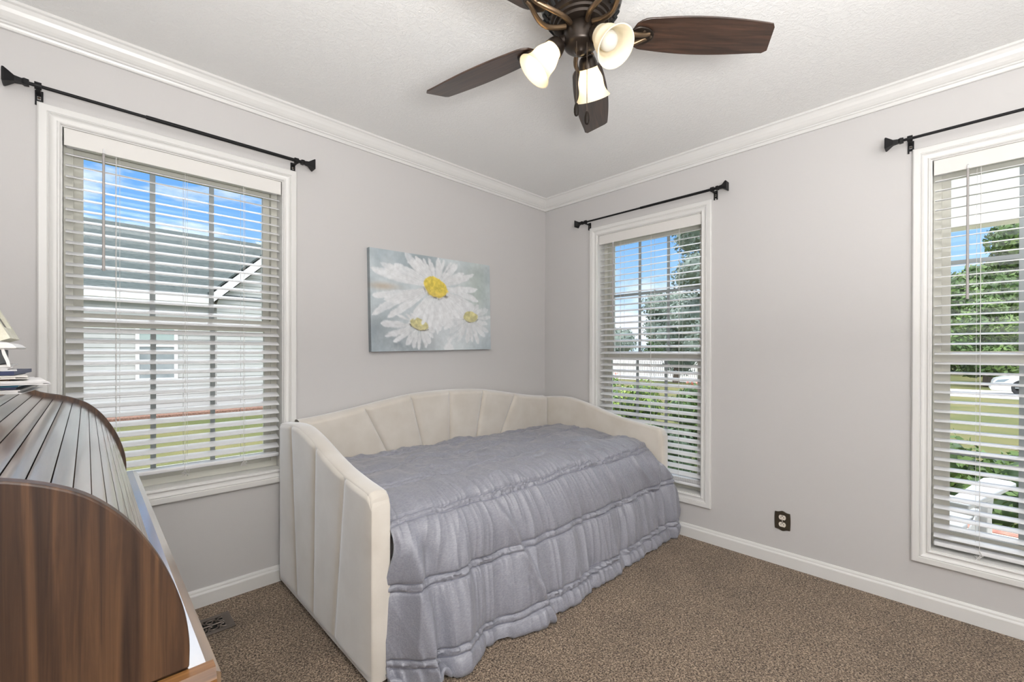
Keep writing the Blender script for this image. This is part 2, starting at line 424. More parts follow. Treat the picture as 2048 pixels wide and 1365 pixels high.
def curve(pts, n):
    """Catmull-Rom resample through 2D/3D points by arclength"""
    P = np.array(pts, float); P = np.vstack([2 * P[0] - P[1], P, 2 * P[-1] - P[-2]])
    out = []
    for i in range(1, len(P) - 2):
        t = np.linspace(0, 1, 40, endpoint=False)[:, None]
        p0, p1, p2, p3 = P[i - 1], P[i], P[i + 1], P[i + 2]
        out.append(0.5 * (2 * p1 + (p2 - p0) * t + (2 * p0 - 5 * p1 + 4 * p2 - p3) * t ** 2 + (3 * p1 - p0 - 3 * p2 + p3) * t ** 3))
    out = np.vstack(out + [P[-2][None]])
    L = np.concatenate([[0], np.cumsum(np.linalg.norm(np.diff(out, axis=0), axis=1))])
    s = np.linspace(0, L[-1], n)
    return np.stack([np.interp(s, L, out[:, k]) for k in range(out.shape[1])], 1)

# ------------------------------------------------------------------ room shell
CH = 2.44                     # ceiling height
X0, Y0 = -3.48, -4.0          # far sides of the room, behind the camera
W1 = (-2.836, -2.036, 0.570, 2.058)      # opening in the left wall: x0, x1, z0, z1
W2 = (-1.308, -0.527, 0.275, 2.058)      # openings in the right wall: y0, y1, z0, z1
W3 = (-3.127, -2.346, 0.275, 2.058)
TH = 0.16
def wall_pieces(a0, a1, holes):
    """rectangles (a0,a1,z0,z1) of a wall with holes"""
    out = []; a = a0
    for h in sorted(holes):
        out.append((a, h[0], 0, CH)); out.append((h[0], h[1], 0, h[2])); out.append((h[0], h[1], h[3], CH)); a = h[1]
    out.append((a, a1, 0, CH)); return out
b = MB()
for p in wall_pieces(X0, TH, [W1]): b.box(p[0], p[1], 0, TH, p[2], p[3])
struct(b.build('wall_left', 'wall'), 'pale greige wall with one window, behind the daybed and painting', 'wall')
b = MB()
for p in wall_pieces(Y0, 0, [W2, W3]): b.box(0, TH, p[0], p[1], p[2], p[3])
struct(b.build('wall_right', 'wall'), 'pale greige wall with two tall windows and the outlet', 'wall')
struct(MB().box(X0 - TH, X0, Y0 - TH, TH, 0, CH).build('wall_back', 'wall'), 'greige wall behind the rolltop desk', 'wall')
struct(MB().box(X0, TH, Y0 - TH, Y0, 0, CH).build('wall_front', 'wall'), 'greige wall behind the camera', 'wall')
struct(MB().box(X0 - TH, TH, Y0 - TH, TH, CH, CH + 0.12).build('ceiling', 'ceiling'), 'white textured ceiling above the fan', 'ceiling')
struct(MB().box(X0 - TH, TH, Y0 - TH, TH, -0.12, 0).build('floor', 'carpet'), 'brown speckled frieze carpet floor', 'floor')

# crown and baseboards: profile (distance from wall, height)
CR = [(0, 2.44), (0.068, 2.44), (0.068, 2.430), (0.060, 2.426), (0.052, 2.414), (0.046, 2.402), (0.036, 2.388), (0.028, 2.380), (0.022, 2.377), (0.022, 2.371), (0.015, 2.368), (0.012, 2.361), (0.012, 2.354), (0, 2.354)]
BB = [(0, 0), (0.014, 0), (0.014, 0.058), (0.012, 0.063), (0.009, 0.066), (0.008, 0.074), (0.005, 0.081), (0, 0.082)]
def run_left(prof): return MB().prism(prof, lambda p, q, a: (a, -p, q), X0, 0.0)
def run_right(prof): return MB().prism(prof, lambda p, q, a: (-p, a, q), Y0, 0.0)
struct(run_left(CR).build('trim_1', 'trim'), 'white crown moulding along the top of the left wall', 'crown moulding')
struct(run_right(CR).build('trim_2', 'trim'), 'white crown moulding along the top of the right wall', 'crown moulding')
struct(run_left(BB).build('baseboard_left', 'trim'), 'white baseboard under the left window', 'baseboard')
struct(run_right(BB).build('baseboard_right', 'trim'), 'white baseboard below the outlet', 'baseboard')

# ------------------------------------------------------------------ windows
def mapL(a, d, z): return (a, d, z)          # d > 0 is outward
def mapR(a, d, z): return (d, a, z)
CAS = [(0.0, 0.0), (0.0, -0.008), (0.004, -0.012), (0.008, -0.012), (0.0095, -0.007), (0.012, -0.006), (0.020, -0.0075), (0.028, -0.012), (0.031, -0.016), (0.034, -0.013), (0.037, -0.0165), (0.050, -0.0185), (0.058, -0.0185), (0.0625, -0.014), (0.0625, 0.0)]
def casing(mp_, o):
    """mitred moulding frame around opening o=(a0,a1,z0,z1)"""
    mb = MB(); n = len(CAS)
    rings = []
    for (sa, sz) in ((-1, -1), (1, -1), (1, 1), (-1, 1)):
        a = o[0] if sa < 0 else o[1]; z = o[2] if sz < 0 else o[3]
        rings.append([mp_(a + sa * w, d, z + sz * w) for w, d in CAS])
    vs = [p for rg in rings for p in rg]
    fs = []
    for k in range(4):
        for i in range(n):
            j = (i + 1) % n; k2 = (k + 1) % 4
            fs.append((k * n + i, k * n + j, k2 * n + j, k2 * n + i))
    return mb.add(vs, fs)
def framebox(mb, mp_, a0, a1, z0, z1, wa, wz0, wz1, d0, d1):
    def bx(p, q, r_, s_):
        c = [mp_(a, d, z) for a in (p, q) for d in (d0, d1) for z in (r_, s_)]
        xs = sorted(set(round(k[0], 6) for k in c)); ys = sorted(set(round(k[1], 6) for k in c))
        mb.box(xs[0], xs[-1], ys[0], ys[-1], r_, s_)
    bx(a0, a0 + wa, z0, z1); bx(a1 - wa, a1, z0, z1); bx(a0 + wa, a1 - wa, z0, z0 + wz0); bx(a0 + wa, a1 - wa, z1 - wz1, z1)
    return mb
def bx_m(mb, mp_, a0, a1, d0, d1, z0, z1):
    p = mp_(a0, d0, z0); q = mp_(a1, d1, z1)
    return mb.box(min(p[0], q[0]), max(p[0], q[0]), min(p[1], q[1]), max(p[1], q[1]), z0, z1)
def window(name, mp_, o, meet, label, horiz):
    a0, a1, z0, z1 = o
    root = thing(name, label, 'window', mp_((a0 + a1) / 2, 0, z0), kind='structure')
    casing(mp_, o).build('window_casing', 'trim', root, True, angle=25)
    # jamb liner: four thin boards inside the opening
    jm = framebox(MB(), mp_, a0 - 0.001, a1 + 0.001, z0 - 0.001, z1 + 0.001, 0.005, 0.005, 0.005, 0.0, 0.158)
    jm.build('window_jamb', 'trim', root)
    framebox(MB(), mp_, a0 + 0.005, a1 - 0.005, z0 + 0.005, z1 - 0.005, 0.028, 0.03, 0.03, 0.085, 0.150).build('window_frame', 'sash', root)
    i0, i1 = a0 + 0.033, a1 - 0.033
    # upper sash (outer track) and lower sash (inner track)
    us = framebox(MB(), mp_, i0, i1, meet - 0.02, z1 - 0.035, 0.030, 0.045, 0.035, 0.120, 0.146).build('upper_sash', 'sash', root)
    ls = framebox(MB(), mp_, i0, i1, z0 + 0.035, meet + 0.035, 0.030, 0.045, 0.055, 0.090, 0.116).build('lower_sash', 'sash', root)
    def pane(par, d, zz0, zz1, hz):
        bx_m(MB(), mp_, i0 + 0.03, i1 - 0.03, d, d + 0.004, zz0, zz1).build('pane', 'glass', par)
        g = MB(); w = (i1 - i0 - 0.06) / 3
        for k in (1, 2):
            c = i0 + 0.03 + w * k; bx_m(g, mp_, c - 0.010, c + 0.010, d - 0.006, d - 0.001, zz0, zz1)
        if hz is not None: bx_m(g, mp_, i0 + 0.03, i1 - 0.03, d - 0.0055, d - 0.0015, hz - 0.010, hz + 0.010)
        g.build('grille', 'muntin', par)
    pane(us, 0.131, meet + 0.025, z1 - 0.07, horiz[0])
    pane(ls, 0.101, z0 + 0.08, meet - 0.02, horiz[1])
    return root
window('window_1', mapL, W1, 1.300, 'white cased double-hung window left of the painting', (None, None))
window('window_2', mapR, W2, 1.150, 'tall narrow white cased window beside the daybed end', (1.605, 0.72))
window('window_3', mapR, W3, 1.150, 'tall white cased window at the right edge, outlet to its left', (1.597, 0.72))

# ------------------------------------------------------------------ blinds
def blind(mp_, o, tilt, label, ladders, wand, zb, tasselz, stack=0):
    a0, a1, z0, z1 = o
    root = thing('window_blind', label, 'blind', mp_((a0 + a1) / 2, 0.03, z0), 'white slatted blinds in the windows')
    g = 0.012
    bx_m(MB(), mp_, a0 + 0.008, a1 - 0.008, 0.006, 0.014, z1 - 0.072, z1 - 0.004).build('valance', 'valance', root, bevel=0.002)
    bx_m(MB(), mp_, a0 + g, a1 - g, 0.018, 0.066, z1 - 0.062, z1 - 0.008).build('head_rail', 'slat', root, bevel=0.003)
    # crowned slats, tilted so that the room edge is lower
    mb = MB(); pitch_ = 0.0439; zz = z1 - 0.092
    wv = 0.0245; ct, st = math.cos(tilt), math.sin(tilt)
    top = [(s, 0.0022 * (1 - (s / wv) ** 2)) for s in np.linspace(-wv, wv, 7)]
    prof = top + [(s, h - 0.0026) for s, h in top[::-1]]
    zs = []
    while zz > zb + 0.030 + stack * 0.006: zs.append((zz, tilt)); zz -= pitch_
    for k in range(stack): zs.append((zb + 0.026 + 0.006 * k, 0.02))
    for zc, tl in zs:
        c_, s_ = math.cos(tl), math.sin(tl)
        mb.prism([(s * c_ - h * s_, s * s_ + h * c_) for s, h in prof], lambda p, q, a, zc=zc: mp_(a, 0.042 + p, zc + q), a0 + g, a1 - g)
    mb.build('slat_panel', 'slat', root, True, angle=50)
    bx_m(MB(), mp_, a0 + g, a1 - g, 0.018, 0.066, zb, zb + 0.019).build('bottom_rail', 'slat', root, bevel=0.005)
    for la in ladders:
        c = MB()
        for d in (0.0145, 0.0695): c.tube([mp_(la, d, z1 - 0.06), mp_(la, d, zb + 0.01)], 0.0009, 5)
        for zc, tl in zs:
            s_ = math.sin(tl) * 0.027
            c.tube([mp_(la, 0.0145, zc - s_ - 0.003), mp_(la, 0.0695, zc + s_ - 0.003)], 0.0006, 4)
        c.tube([mp_(la + 0.012, 0.042, z1 - 0.06), mp_(la + 0.012, 0.042, zb + 0.01)], 0.0008, 5)
        lc = c.build('ladder_cord', 'cord', root)
        if tasselz:
            kk = MB(); rg = random.Random(int(la * 1000))
            pts = [mp_(la + rg.uniform(-0.016, 0.016), 0.006 + rg.uniform(-0.007, 0.008), zb - 0.006 + rg.uniform(-0.020, 0.014)) for _ in range(16)]
            kk.tube([mp_(la, 0.012, zb + 0.02)] + pts, 0.0013, 6)
            kk.build('cord_knot', 'cord', lc, True)
    if wand:
        wa, wz0, wz1 = wand
        wb = MB().tube([mp_(wa, -0.002, wz1), mp_(wa, -0.002, wz0 + 0.02), mp_(wa, -0.002, wz0)], [0.0042, 0.0048, 0.0055], 8)
        w = wb.build('tilt_wand', 'wand', root, True, angle=50)
        MB().tube([mp_(wa, 0.010, wz1 + 0.022), mp_(wa, -0.002, wz1 + 0.012), mp_(wa, -0.002, wz1 - 0.004)], 0.0028, 8).build('wand_hook', 'slat', w, True)
    return root
blind(mapL, W1, R(21.5), 'wide white slatted blind in the window left of the painting', [-2.675, -2.443, -2.211], (-2.714, 1.506, 1.985), 0.636, True)
blind(mapR, W2, R(18.5), 'narrow white slatted blind in the window beside the daybed', [-0.715, -0.955, -1.155], (-0.663, 1.398, 1.972), 0.318, False, 4)
blind(mapR, W3, R(8.5), 'white slatted blind in the window at the right edge', [-2.502, -2.737, -2.975], (-2.462, 1.414, 1.985), 0.296, True)

# ------------------------------------------------------------------ curtain rods
def curtain_rod(mp_, a0, a1, z, join, label):
    root = thing('curtain_rod', label, 'curtain rod', mp_((a0 + a1) / 2, 0, z), 'black curtain rods above the windows')
    s = 1 if a1 > a0 else -1
    d = -0.058
    MB().tube([mp_(a0, d, z), mp_(join, d, z)], 0.0062, 12).build('inner_rod', 'black', root, True)
    MB().tube([mp_(join, d, z), mp_(a1, d, z)], 0.0082, 12).build('outer_rod', 'black', root, True)
    for e, k in ((a0, -s), (a1, s)):
        fb = MB()
        # square flared finial
        secs = [(0.0, 0.010), (0.012, 0.011), (0.018, 0.0085), (0.036, 0.0105), (0.050, 0.019), (0.060, 0.025), (0.064, 0.025), (0.066, 0.021)]
        vs = []
        for t, h in secs:
            for (p, q) in ((-1, -1), (1, -1), (1, 1), (-1, 1)): vs.append(mp_(e + k * t, d + p * h, z + q * h))
        fs = [(i * 4 + j, i * 4 + (j + 1) % 4, i * 4 + 4 + (j + 1) % 4, i * 4 + 4 + j) for i in range(len(secs) - 1) for j in range(4)] + [(0, 1, 2, 3), tuple(range(len(vs) - 4, len(vs)))]
        fb.add(vs, fs); fb.build('finial', 'black', root)
        c = e - k * 0.022
        br = MB()
        def bb(p0, p1, d0, d1, z0, z1): bx_m(br, mp_, p0, p1, d0, d1, z0, z1)
        # wall plate with a slot and a forked foot
        bb(c - 0.011, c - 0.005, -0.006, 0.0, z - 0.050, z + 0.004); bb(c + 0.005, c + 0.011, -0.006, 0.0, z - 0.050, z + 0.004)
        bb(c - 0.005, c + 0.005, -0.006, 0.0, z - 0.040, z - 0.031); bb(c - 0.005, c + 0.005, -0.006, 0.0, z - 0.016, z + 0.004)
        bb(c - 0.006, c + 0.006, d, -0.004, z - 0.014, z - 0.008)
        br.tube([mp_(c - 0.009, d, z), mp_(c + 0.009, d, z)], 0.0135, 14)
        bk = br.build('bracket', 'black', root)
        MB().tube([mp_(c, -0.006, z - 0.024), mp_(c, -0.009, z - 0.024)], 0.0042, 8).build('screw', 'chain', bk)
    return root
curtain_rod(mapL, -2.915, -1.968, 2.160, -2.585, 'black curtain rod above the wide window on the left wall')
curtain_rod(mapR, -0.435, -1.415, 2.162, -0.915, 'black curtain rod above the narrow window beside the daybed')
curtain_rod(mapR, -2.255, -3.220, 2.160, -2.74, 'black curtain rod above the window at the right edge')

# ------------------------------------------------------------------ painting
def painting():
    nu, nv = 380, 250
    U, V = np.meshgrid(np.linspace(0, 1, nu), np.linspace(0, 1, nv), indexing='ij')   # V = 0 at the top
    asp = 0.932 / 0.612
    X = U * asp; Y = V
    n1 = fbm2(X * 3, Y * 3, 11); n2 = fbm2(X * 7 + 3, Y * 5, 23); n3 = fbm2(X * 30, Y * 30, 31, 3); n4 = fbm2(X * 14, Y * 14, 51)
    C = np.zeros((nu, nv, 3))
    base = np.array([0.43, 0.50, 0.54]); dark = np.array([0.21, 0.25, 0.28]); pale = np.array([0.66, 0.72, 0.74]); green = np.array([0.46, 0.53, 0.46])
    t = np.clip(0.5 + 0.55 * n1 + 0.25 * n2, 0, 1)[..., None]
    C[:] = base * (1 - t) + pale * t
    for (cx, cy, rx, ry, k) in ((0.37, 0.10, 0.12, 0.12, 0.95), (0.25, 0.97, 0.22, 0.16, 1.0), (0.05, 0.75, 0.12, 0.16, 0.7), (0.44, 0.9, 0.06, 0.12, 0.7), (0.62, 0.12, 0.10, 0.05, 0.5), (0.95, 0.55, 0.10, 0.20, 0.4), (0.9, 0.12, 0.12, 0.10, 0.45)):
        w = np.exp(-(((U - cx) / rx) ** 2 + ((V - cy) / ry) ** 2)) * k * np.clip(0.75 + 0.6 * n2, 0, 1)
        C = C * (1 - w[..., None]) + dark * w[..., None]
    w = np.exp(-(((U - 0.86) / 0.13) ** 2 + ((V - 0.3) / 0.35) ** 2)) * 0.5
    C = C * (1 - w[..., None]) + green * w[..., None]
    w = np.exp(-(((U - 0.09) / 0.10) ** 2 + ((V - 0.36) / 0.035) ** 2)) * 0.6
    C = C * (1 - w[..., None]) + np.array([0.50, 0.36, 0.22]) * w[..., None]
    rg = np.random.default_rng(5)
    def petal(cx, cy, ang, ln, wd, col, alpha=0.95, start=0.04, curl=0.0):
        nonlocal C
        ca, sa = math.cos(ang), math.sin(ang)
        dx = X - cx * asp; dy = Y - cy
        s = dx * ca + dy * sa; q = -dx * sa + dy * ca - curl * s * s
        tt = (s - start) / ln
        tc_ = np.clip(tt, 0, 1); prof = wd * (0.35 + 0.65 * smooth01(tc_ / 0.6)) * np.sqrt(np.clip(1 - np.clip((tc_ - 0.72) / 0.28, 0, 1) ** 2, 0, 1))
        edge = np.clip((prof - np.abs(q) + 0.007 * n4 + 0.003 * n3) / 0.016, 0, 1) * (tt > 0) * (tt < 1)
        streak = 0.96 + 0.05 * np.sin(q * 300 + 5 * n2) * np.clip(1 - tt, 0.2, 1) + 0.025 * n3 - 0.16 * np.clip((np.abs(q) - 0.72 * prof) / (0.28 * prof + 1e-6), 0, 1) * (tt < 0.8)
        shade = np.clip(0.90 + 0.12 * tt, 0, 1.03)
        col_ = (np.array(col)[None, None] * (streak * shade)[..., None])
        a = (edge * alpha * np.clip(0.92 + 0.35 * n2, 0.45, 1))[..., None]
        C = C * (1 - a) + col_ * a
    wht = (0.84, 0.86, 0.88)
    def flower(cx, cy, rx, ry, lens, n, dim=1.0):
        angs = np.linspace(0, 2 * PI, n, endpoint=False)
        order = rg.permutation(n)
        for k in order:
            a = angs[k] + rg.uniform(-0.09, 0.09)
            L = lens(a) * rg.uniform(0.85, 1.12)
            petal(cx, cy, a, L, rg.uniform(0.030, 0.050) * (0.6 + L), np.array(wht) * dim * rg.uniform(0.93, 1.0), 0.95, 0.03, rg.uniform(-0.25, 0.25))
    def ell(l, r_, u, d):
        def fn(a):
            c, s = math.cos(a), math.sin(a)
            h = r_ if c > 0 else l; v = d if s > 0 else u
            return 1 / math.sqrt((c / h) ** 2 + (s / v) ** 2)
        return fn
    def disk(cx, cy, rx, ry, col, lo, rot):
        nonlocal C
        ca, sa = math.cos(rot), math.sin(rot)
        dx = (X - cx * asp); dy = Y - cy
        p = (dx * ca + dy * sa) / rx; q = (-dx * sa + dy * ca) / ry
        d = np.sqrt(p * p + q * q) + 0.10 * n4
        ring = np.exp(-((d - 1.0) / 0.10) ** 2) * (q > 0.35) * np.clip(0.4 + 1.3 * n3 + 0.5, 0, 1)
        a = np.clip((1.0 - d) / 0.10, 0, 1)[..., None]
        cc = np.array(col) * (1 - 0.5 * smooth01((q + 0.1) / 1.2))[..., None] + np.array(lo) * (0.5 * smooth01((q + 0.1) / 1.2))[..., None]
        cc = cc * (0.95 + 0.16 * n3)[..., None]
        C = C * (1 - a) + cc * a
        C = C * (1 - 0.85 * ring[..., None]) + np.array([0.10, 0.08, 0.05]) * 0.85 * ring[..., None]
    # soft white haze between the blooms
    w = np.exp(-(((U - 0.55) / 0.32) ** 2 + ((V - 0.78) / 0.22) ** 2)) * 0.55
    C = C * (1 - w[..., None]) + np.array([0.74, 0.77, 0.79]) * w[..., None]
    flower(0.495, 0.32, .1, .1, ell(0.72, 0.62, 0.27, 0.44), 44, 1.0)
    flower(0.35, 0.73, .1, .1, ell(0.40, 0.20, 0.12, 0.24), 20, 0.96)
    flower(0.79, 0.64, .1, .1, ell(0.34, 0.30, 0.14, 0.26), 22, 0.97)
    for k in range(7): petal(0.55 + 0.02 * k, 0.80, 1.0 + 0.22 * k, 0.22, 0.03, wht, 0.7)
    disk(0.355, 0.725, 0.115, 0.062, (0.66, 0.62, 0.32), (0.62, 0.56, 0.36), 0.25)
    disk(0.80, 0.625, 0.110, 0.066, (0.68, 0.64, 0.33), (0.66, 0.62, 0.40), 0.0)
    for (an, ln) in ((2.25, 0.42), (2.0, 0.40), (1.80, 0.40), (1.55, 0.46), (1.38, 0.38), (1.0, 0.36), (0.80, 0.40)): petal(0.495, 0.33, an, ln, 0.036, wht, 0.97, 0.04)
    disk(0.497, 0.325, 0.172, 0.108, (0.80, 0.64, 0.12), (0.76, 0.56, 0.18), 0.22)
    C = np.clip(C * (0.97 + 0.05 * n3[..., None]), 0.02, 0.92)
    wd, ht, dp = 0.932, 0.612, 0.034
    root = thing('painting', 'unframed canvas painting of three white daisies above the daybed', 'painting', (-1.108, 0, 1.494))
    rot = R(1.3)
    def place(P):
        x_, z_ = P[..., 0].copy(), P[..., 2].copy()
        P = P.copy(); P[..., 0] = -1.108 + x_ * math.cos(rot) - z_ * math.sin(rot); P[..., 2] = 1.494 + x_ * math.sin(rot) + z_ * math.cos(rot)
        return P
    P = np.stack([(U - 0.5) * wd, np.full_like(U, -dp), (0.5 - V) * ht], -1)
    o = gridmesh('canvas_front', place(P), 'art', root)
    at = o.data.color_attributes.new('paint', 'FLOAT_COLOR', 'POINT')
    at.data.foreach_set('color', np.concatenate([C, np.ones((nu, nv, 1))], -1).reshape(-1))
    # wrapped edge: ring of side faces coloured like the neighbouring paint
    ring = [(i, 0) for i in range(nu)] + [(nu - 1, j) for j in range(1, nv)] + [(i, nv - 1) for i in range(nu - 2, -1, -1)] + [(0, j) for j in range(nv - 2, 0, -1)]
    vs = []; cs = []
    for (i, j) in ring:
        for d in (-dp, -0.001):
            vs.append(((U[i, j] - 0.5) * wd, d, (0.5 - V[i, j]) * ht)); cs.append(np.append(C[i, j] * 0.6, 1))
    n = len(ring)
    vs = place(np.array(vs)) - np.array(root.location)
    me = bpy.data.meshes.new('canvas_edge')
    me.from_pydata(vs.tolist(), [], [(2 * k, 2 * ((k + 1) % n), 2 * ((k + 1) % n) + 1, 2 * k + 1) for k in range(n)])
    o2 = finish(me, 'canvas_edge', 'art', root, False)
    at = me.color_attributes.new('paint', 'FLOAT_COLOR', 'POINT'); at.data.foreach_set('color', np.array(cs).reshape(-1))
painting()

# ------------------------------------------------------------------ daybed
BX0, BX1 = -2.055, -0.028
ARM_T = 0.072
BK = lambda x: -0.020 - 0.022 * (x - BX0) / (BX1 - BX0)        # back face of the back panel
def back_top(x):
    d = abs(x + 1.05)
    return float(np.interp(d, [0, 0.14, 0.28, 0.43, 0.59, 0.70, 0.80, 0.90, 1.0], [0.919, 0.916, 0.908, 0.887, 0.860, 0.842, 0.829, 0.818, 0.813]))
_xs = np.linspace(-2.1, 0.0, 211)
_bt = np.array([back_top(x) for x in _xs])
_bt = np.convolve(np.pad(_bt, 6, 'edge'), np.ones(13) / 13, 'valid')
def channel_face(cols_top, cols_bot, ztop, zbot, place, nv=70, puff=0.012, groove=0.010):
    """seamed upholstered face; columns run from (bottom) to (top); place(a, z, depth) -> xyz"""
    n = len(cols_top) - 1
    us = []
    for k in range(n):
        t = np.linspace(0, 1, 19); t = 0.5 - 0.5 * np.cos(PI * t) * (0.35 + 0.65 * np.abs(np.cos(PI * t)))
        t = np.clip(t, 0, 1)
        for q in (t if k == n - 1 else t[:-1]): us.append((k, q))
    P = np.zeros((len(us), nv, 3))
    for i, (k, q) in enumerate(us):
        at = cols_top[k] * (1 - q) + cols_top[k + 1] * q; ab = cols_bot[k] * (1 - q) + cols_bot[k + 1] * q
        zt = ztop(at)
        edge = min(q, 1 - q) * abs(cols_top[k + 1] - cols_top[k])
        inner = (k > 0 or q > 0.5) and (k < n - 1 or q < 0.5)
        h = puff * (1 - math.exp(-edge / 0.022)) - (groove * math.exp(-(edge / 0.0042) ** 2) if inner else 0)
        for j in range(nv):
            v = j / (nv - 1); v = 1 - (1 - v) ** 1.6
            a = ab * (1 - v) + at * v; z = zbot + (zt - zbot) * v
            r_ = min(1.0, (zt - z) / 0.02); rd = (1 - (1 - r_) ** 2) * min(1.0, (z - zbot) / 0.03 + 0.05)      # roll into the top and bottom edges
            P[i, j] = place(a, z, h * rd - 0.010 * (1 - rd))
    return P
daybed = thing('daybed', 'cream channel-tufted upholstered daybed with curved back and sloping arms in the corner', 'daybed', (-1.04, -0.55, 0))
def arm_z(t):
    tt = [0, 0.10, 0.18, 0.27, 0.36, 0.43, 0.50, 0.60, 0.72, 0.85, 0.94, 0.975, 0.993, 1.0]
    zz = [0.813, 0.824, 0.830, 0.829, 0.812, 0.795, 0.775, 0.745, 0.716, 0.696, 0.687, 0.682, 0.668, 0.645]
    return float(np.interp(t, tt, zz))
_ts = np.linspace(0, 1, 201); _az = np.array([arm_z(t) for t in _ts]); _k = np.ones(9) / 9
_az = np.concatenate([np.convolve(np.pad(_az, 4, 'edge'), _k, 'valid')[:190], _az[190:]])
def arm_s(t): return float(np.interp(t, _ts, _az))
def arm(xo, xi, yb, yf, seamed):
    """closed rounded slab following the arm profile; xo outer face, xi inner face"""
    n = 90; ts = np.concatenate([np.linspace(0, 0.9, 60), 0.9 + 0.1 * (1 - (1 - np.linspace(0, 1, 41)[1:]) ** 2)])
    # cross-section across the thickness: rounded top
    sec = []
    m = 9
    for k in range(m + 1):
        q = k / m; a = PI * q
        sec.append((0.5 - 0.5 * math.cos(a), 0.016 * math.sin(a) ** 0.8))       # 0..1 across, lift
    P = np.zeros((len(ts), len(sec) + 2, 3))
    for i, t in enumerate(ts):
        y = yb + (yf - yb) * t; z = arm_s(t)
        rb = 0.016
        P[i, 0] = (xo, y, 0.016)
        for k, (q, l) in enumerate(sec): P[i, k + 1] = (xo + (xi - xo) * q, y, z - rb + l)
        P[i, -1] = (xi, y, 0.016)
    o = gridmesh('armrest', P, 'velvet', daybed, True, angle=60)
    # front and bottom closing faces
    zt = arm_s(1.0)
    w = xi - xo
    fr = MB()
    pts = []
    for k in range(13):
        a = PI * k / 12; pts.append((xo + w * (0.5 - 0.5 * math.cos(a)), yf - 0.012 * math.sin(a)))
    vs = [(p, q, 0.016) for p, q in pts] + [(p, q, zt - 0.022 + 0.014 * math.sin(PI * k / 12)) for k, (p, q) in enumerate(pts)]
    vs += [(p, yf - 0.0002, zt + 0.004) for p in (xo + 0.1 * w, xo + 0.5 * w, xo + 0.9 * w)] + [(xo, yf, zt - 0.016), (xi, yf, zt - 0.016)]
    fr.add(vs, [(k, k + 1, 14 + k, 13 + k) for k in range(12)] + [tuple(range(13, 26)) + (28, 27, 26)])
    fr.build('front_panel', 'velvet', o, True, angle=60)
    return o
LA = (BX0, BX0 + ARM_T, -0.020, -1.018); RA = (BX1, BX1 - ARM_T, -0.042, -1.098)
la = arm(*LA, True); ra = arm(*RA, False)
# outer seamed face of the left arm (visible)
L_ = LA[3] - LA[2]
P = channel_face([-0.020, -0.195, -0.508, -0.803, -1.018], [-0.020, -0.290, -0.486, -0.701, -1.018],
                 lambda a: arm_s(min(1, max(0, (a - LA[2]) / L_))) - 0.006, 0.016, lambda a, z, d: (BX0 - d - 0.001, a, z), 70, 0.010, 0.011)
gridmesh('channel_panel', P, 'velvet', la, True)
# back panel with five seams
sb_top = [-1.985, -1.638, -1.340, -1.056, -0.770, -0.465, -0.105]; sb_bot = [-1.985, -1.40, -1.21, -1.053, -0.87, -0.70, -0.105]
bt = lambda x: float(np.interp(x, _xs, _bt))
P = channel_face(sb_top, sb_bot, bt, 0.40, lambda a, z, d: (a, BK(a) - 0.078 - d, z), 60, 0.012, 0.011)
n = P.shape[0]
cap = np.zeros((n, 7, 3))
for i in range(n):
    p = P[i, -1]; yb = BK(p[0])
    for k in range(7):
        a = PI / 2 * k / 6
        cap[i, k] = (p[0], p[1] + (yb - p[1]) * (k / 6), p[2] + 0.010 * math.sin(PI * k / 6 * 0.9))
bp_ = gridmesh('backrest', np.concatenate([P, cap[:, 1:], np.stack([np.stack([P[:, 0, 0], np.array([BK(x_) for x_ in P[:, 0, 0]]), np.full(n, 0.016)], 1)], 1)], 1), 'velvet', daybed, True, angle=75)
MB().box(BX0 + 0.08, BX1 - 0.08, -0.975, -0.935, 0.06, 0.34).build('front_rail', 'velvet', daybed, bevel=0.01)
MB().box(BX0 + 0.08, BX1 - 0.08, -0.93, -0.11, 0.22, 0.25).build('platform', 'bedbase', daybed)
MB().box(BX0 + 0.076, BX1 - 0.076, -0.93, -0.13, 0.252, 0.555).build('mattress', 'paper', daybed, bevel=0.04, seg=4)
for (fx, fy) in ((BX0 + 0.036, -0.09), (BX0 + 0.036, -0.95), (BX1 - 0.036, -0.09), (BX1 - 0.036, -1.02)):
    MB().box(fx - 0.025, fx + 0.025, fy - 0.025, fy + 0.025, 0.0, 0.018).build('foot', 'darkbox', daybed)

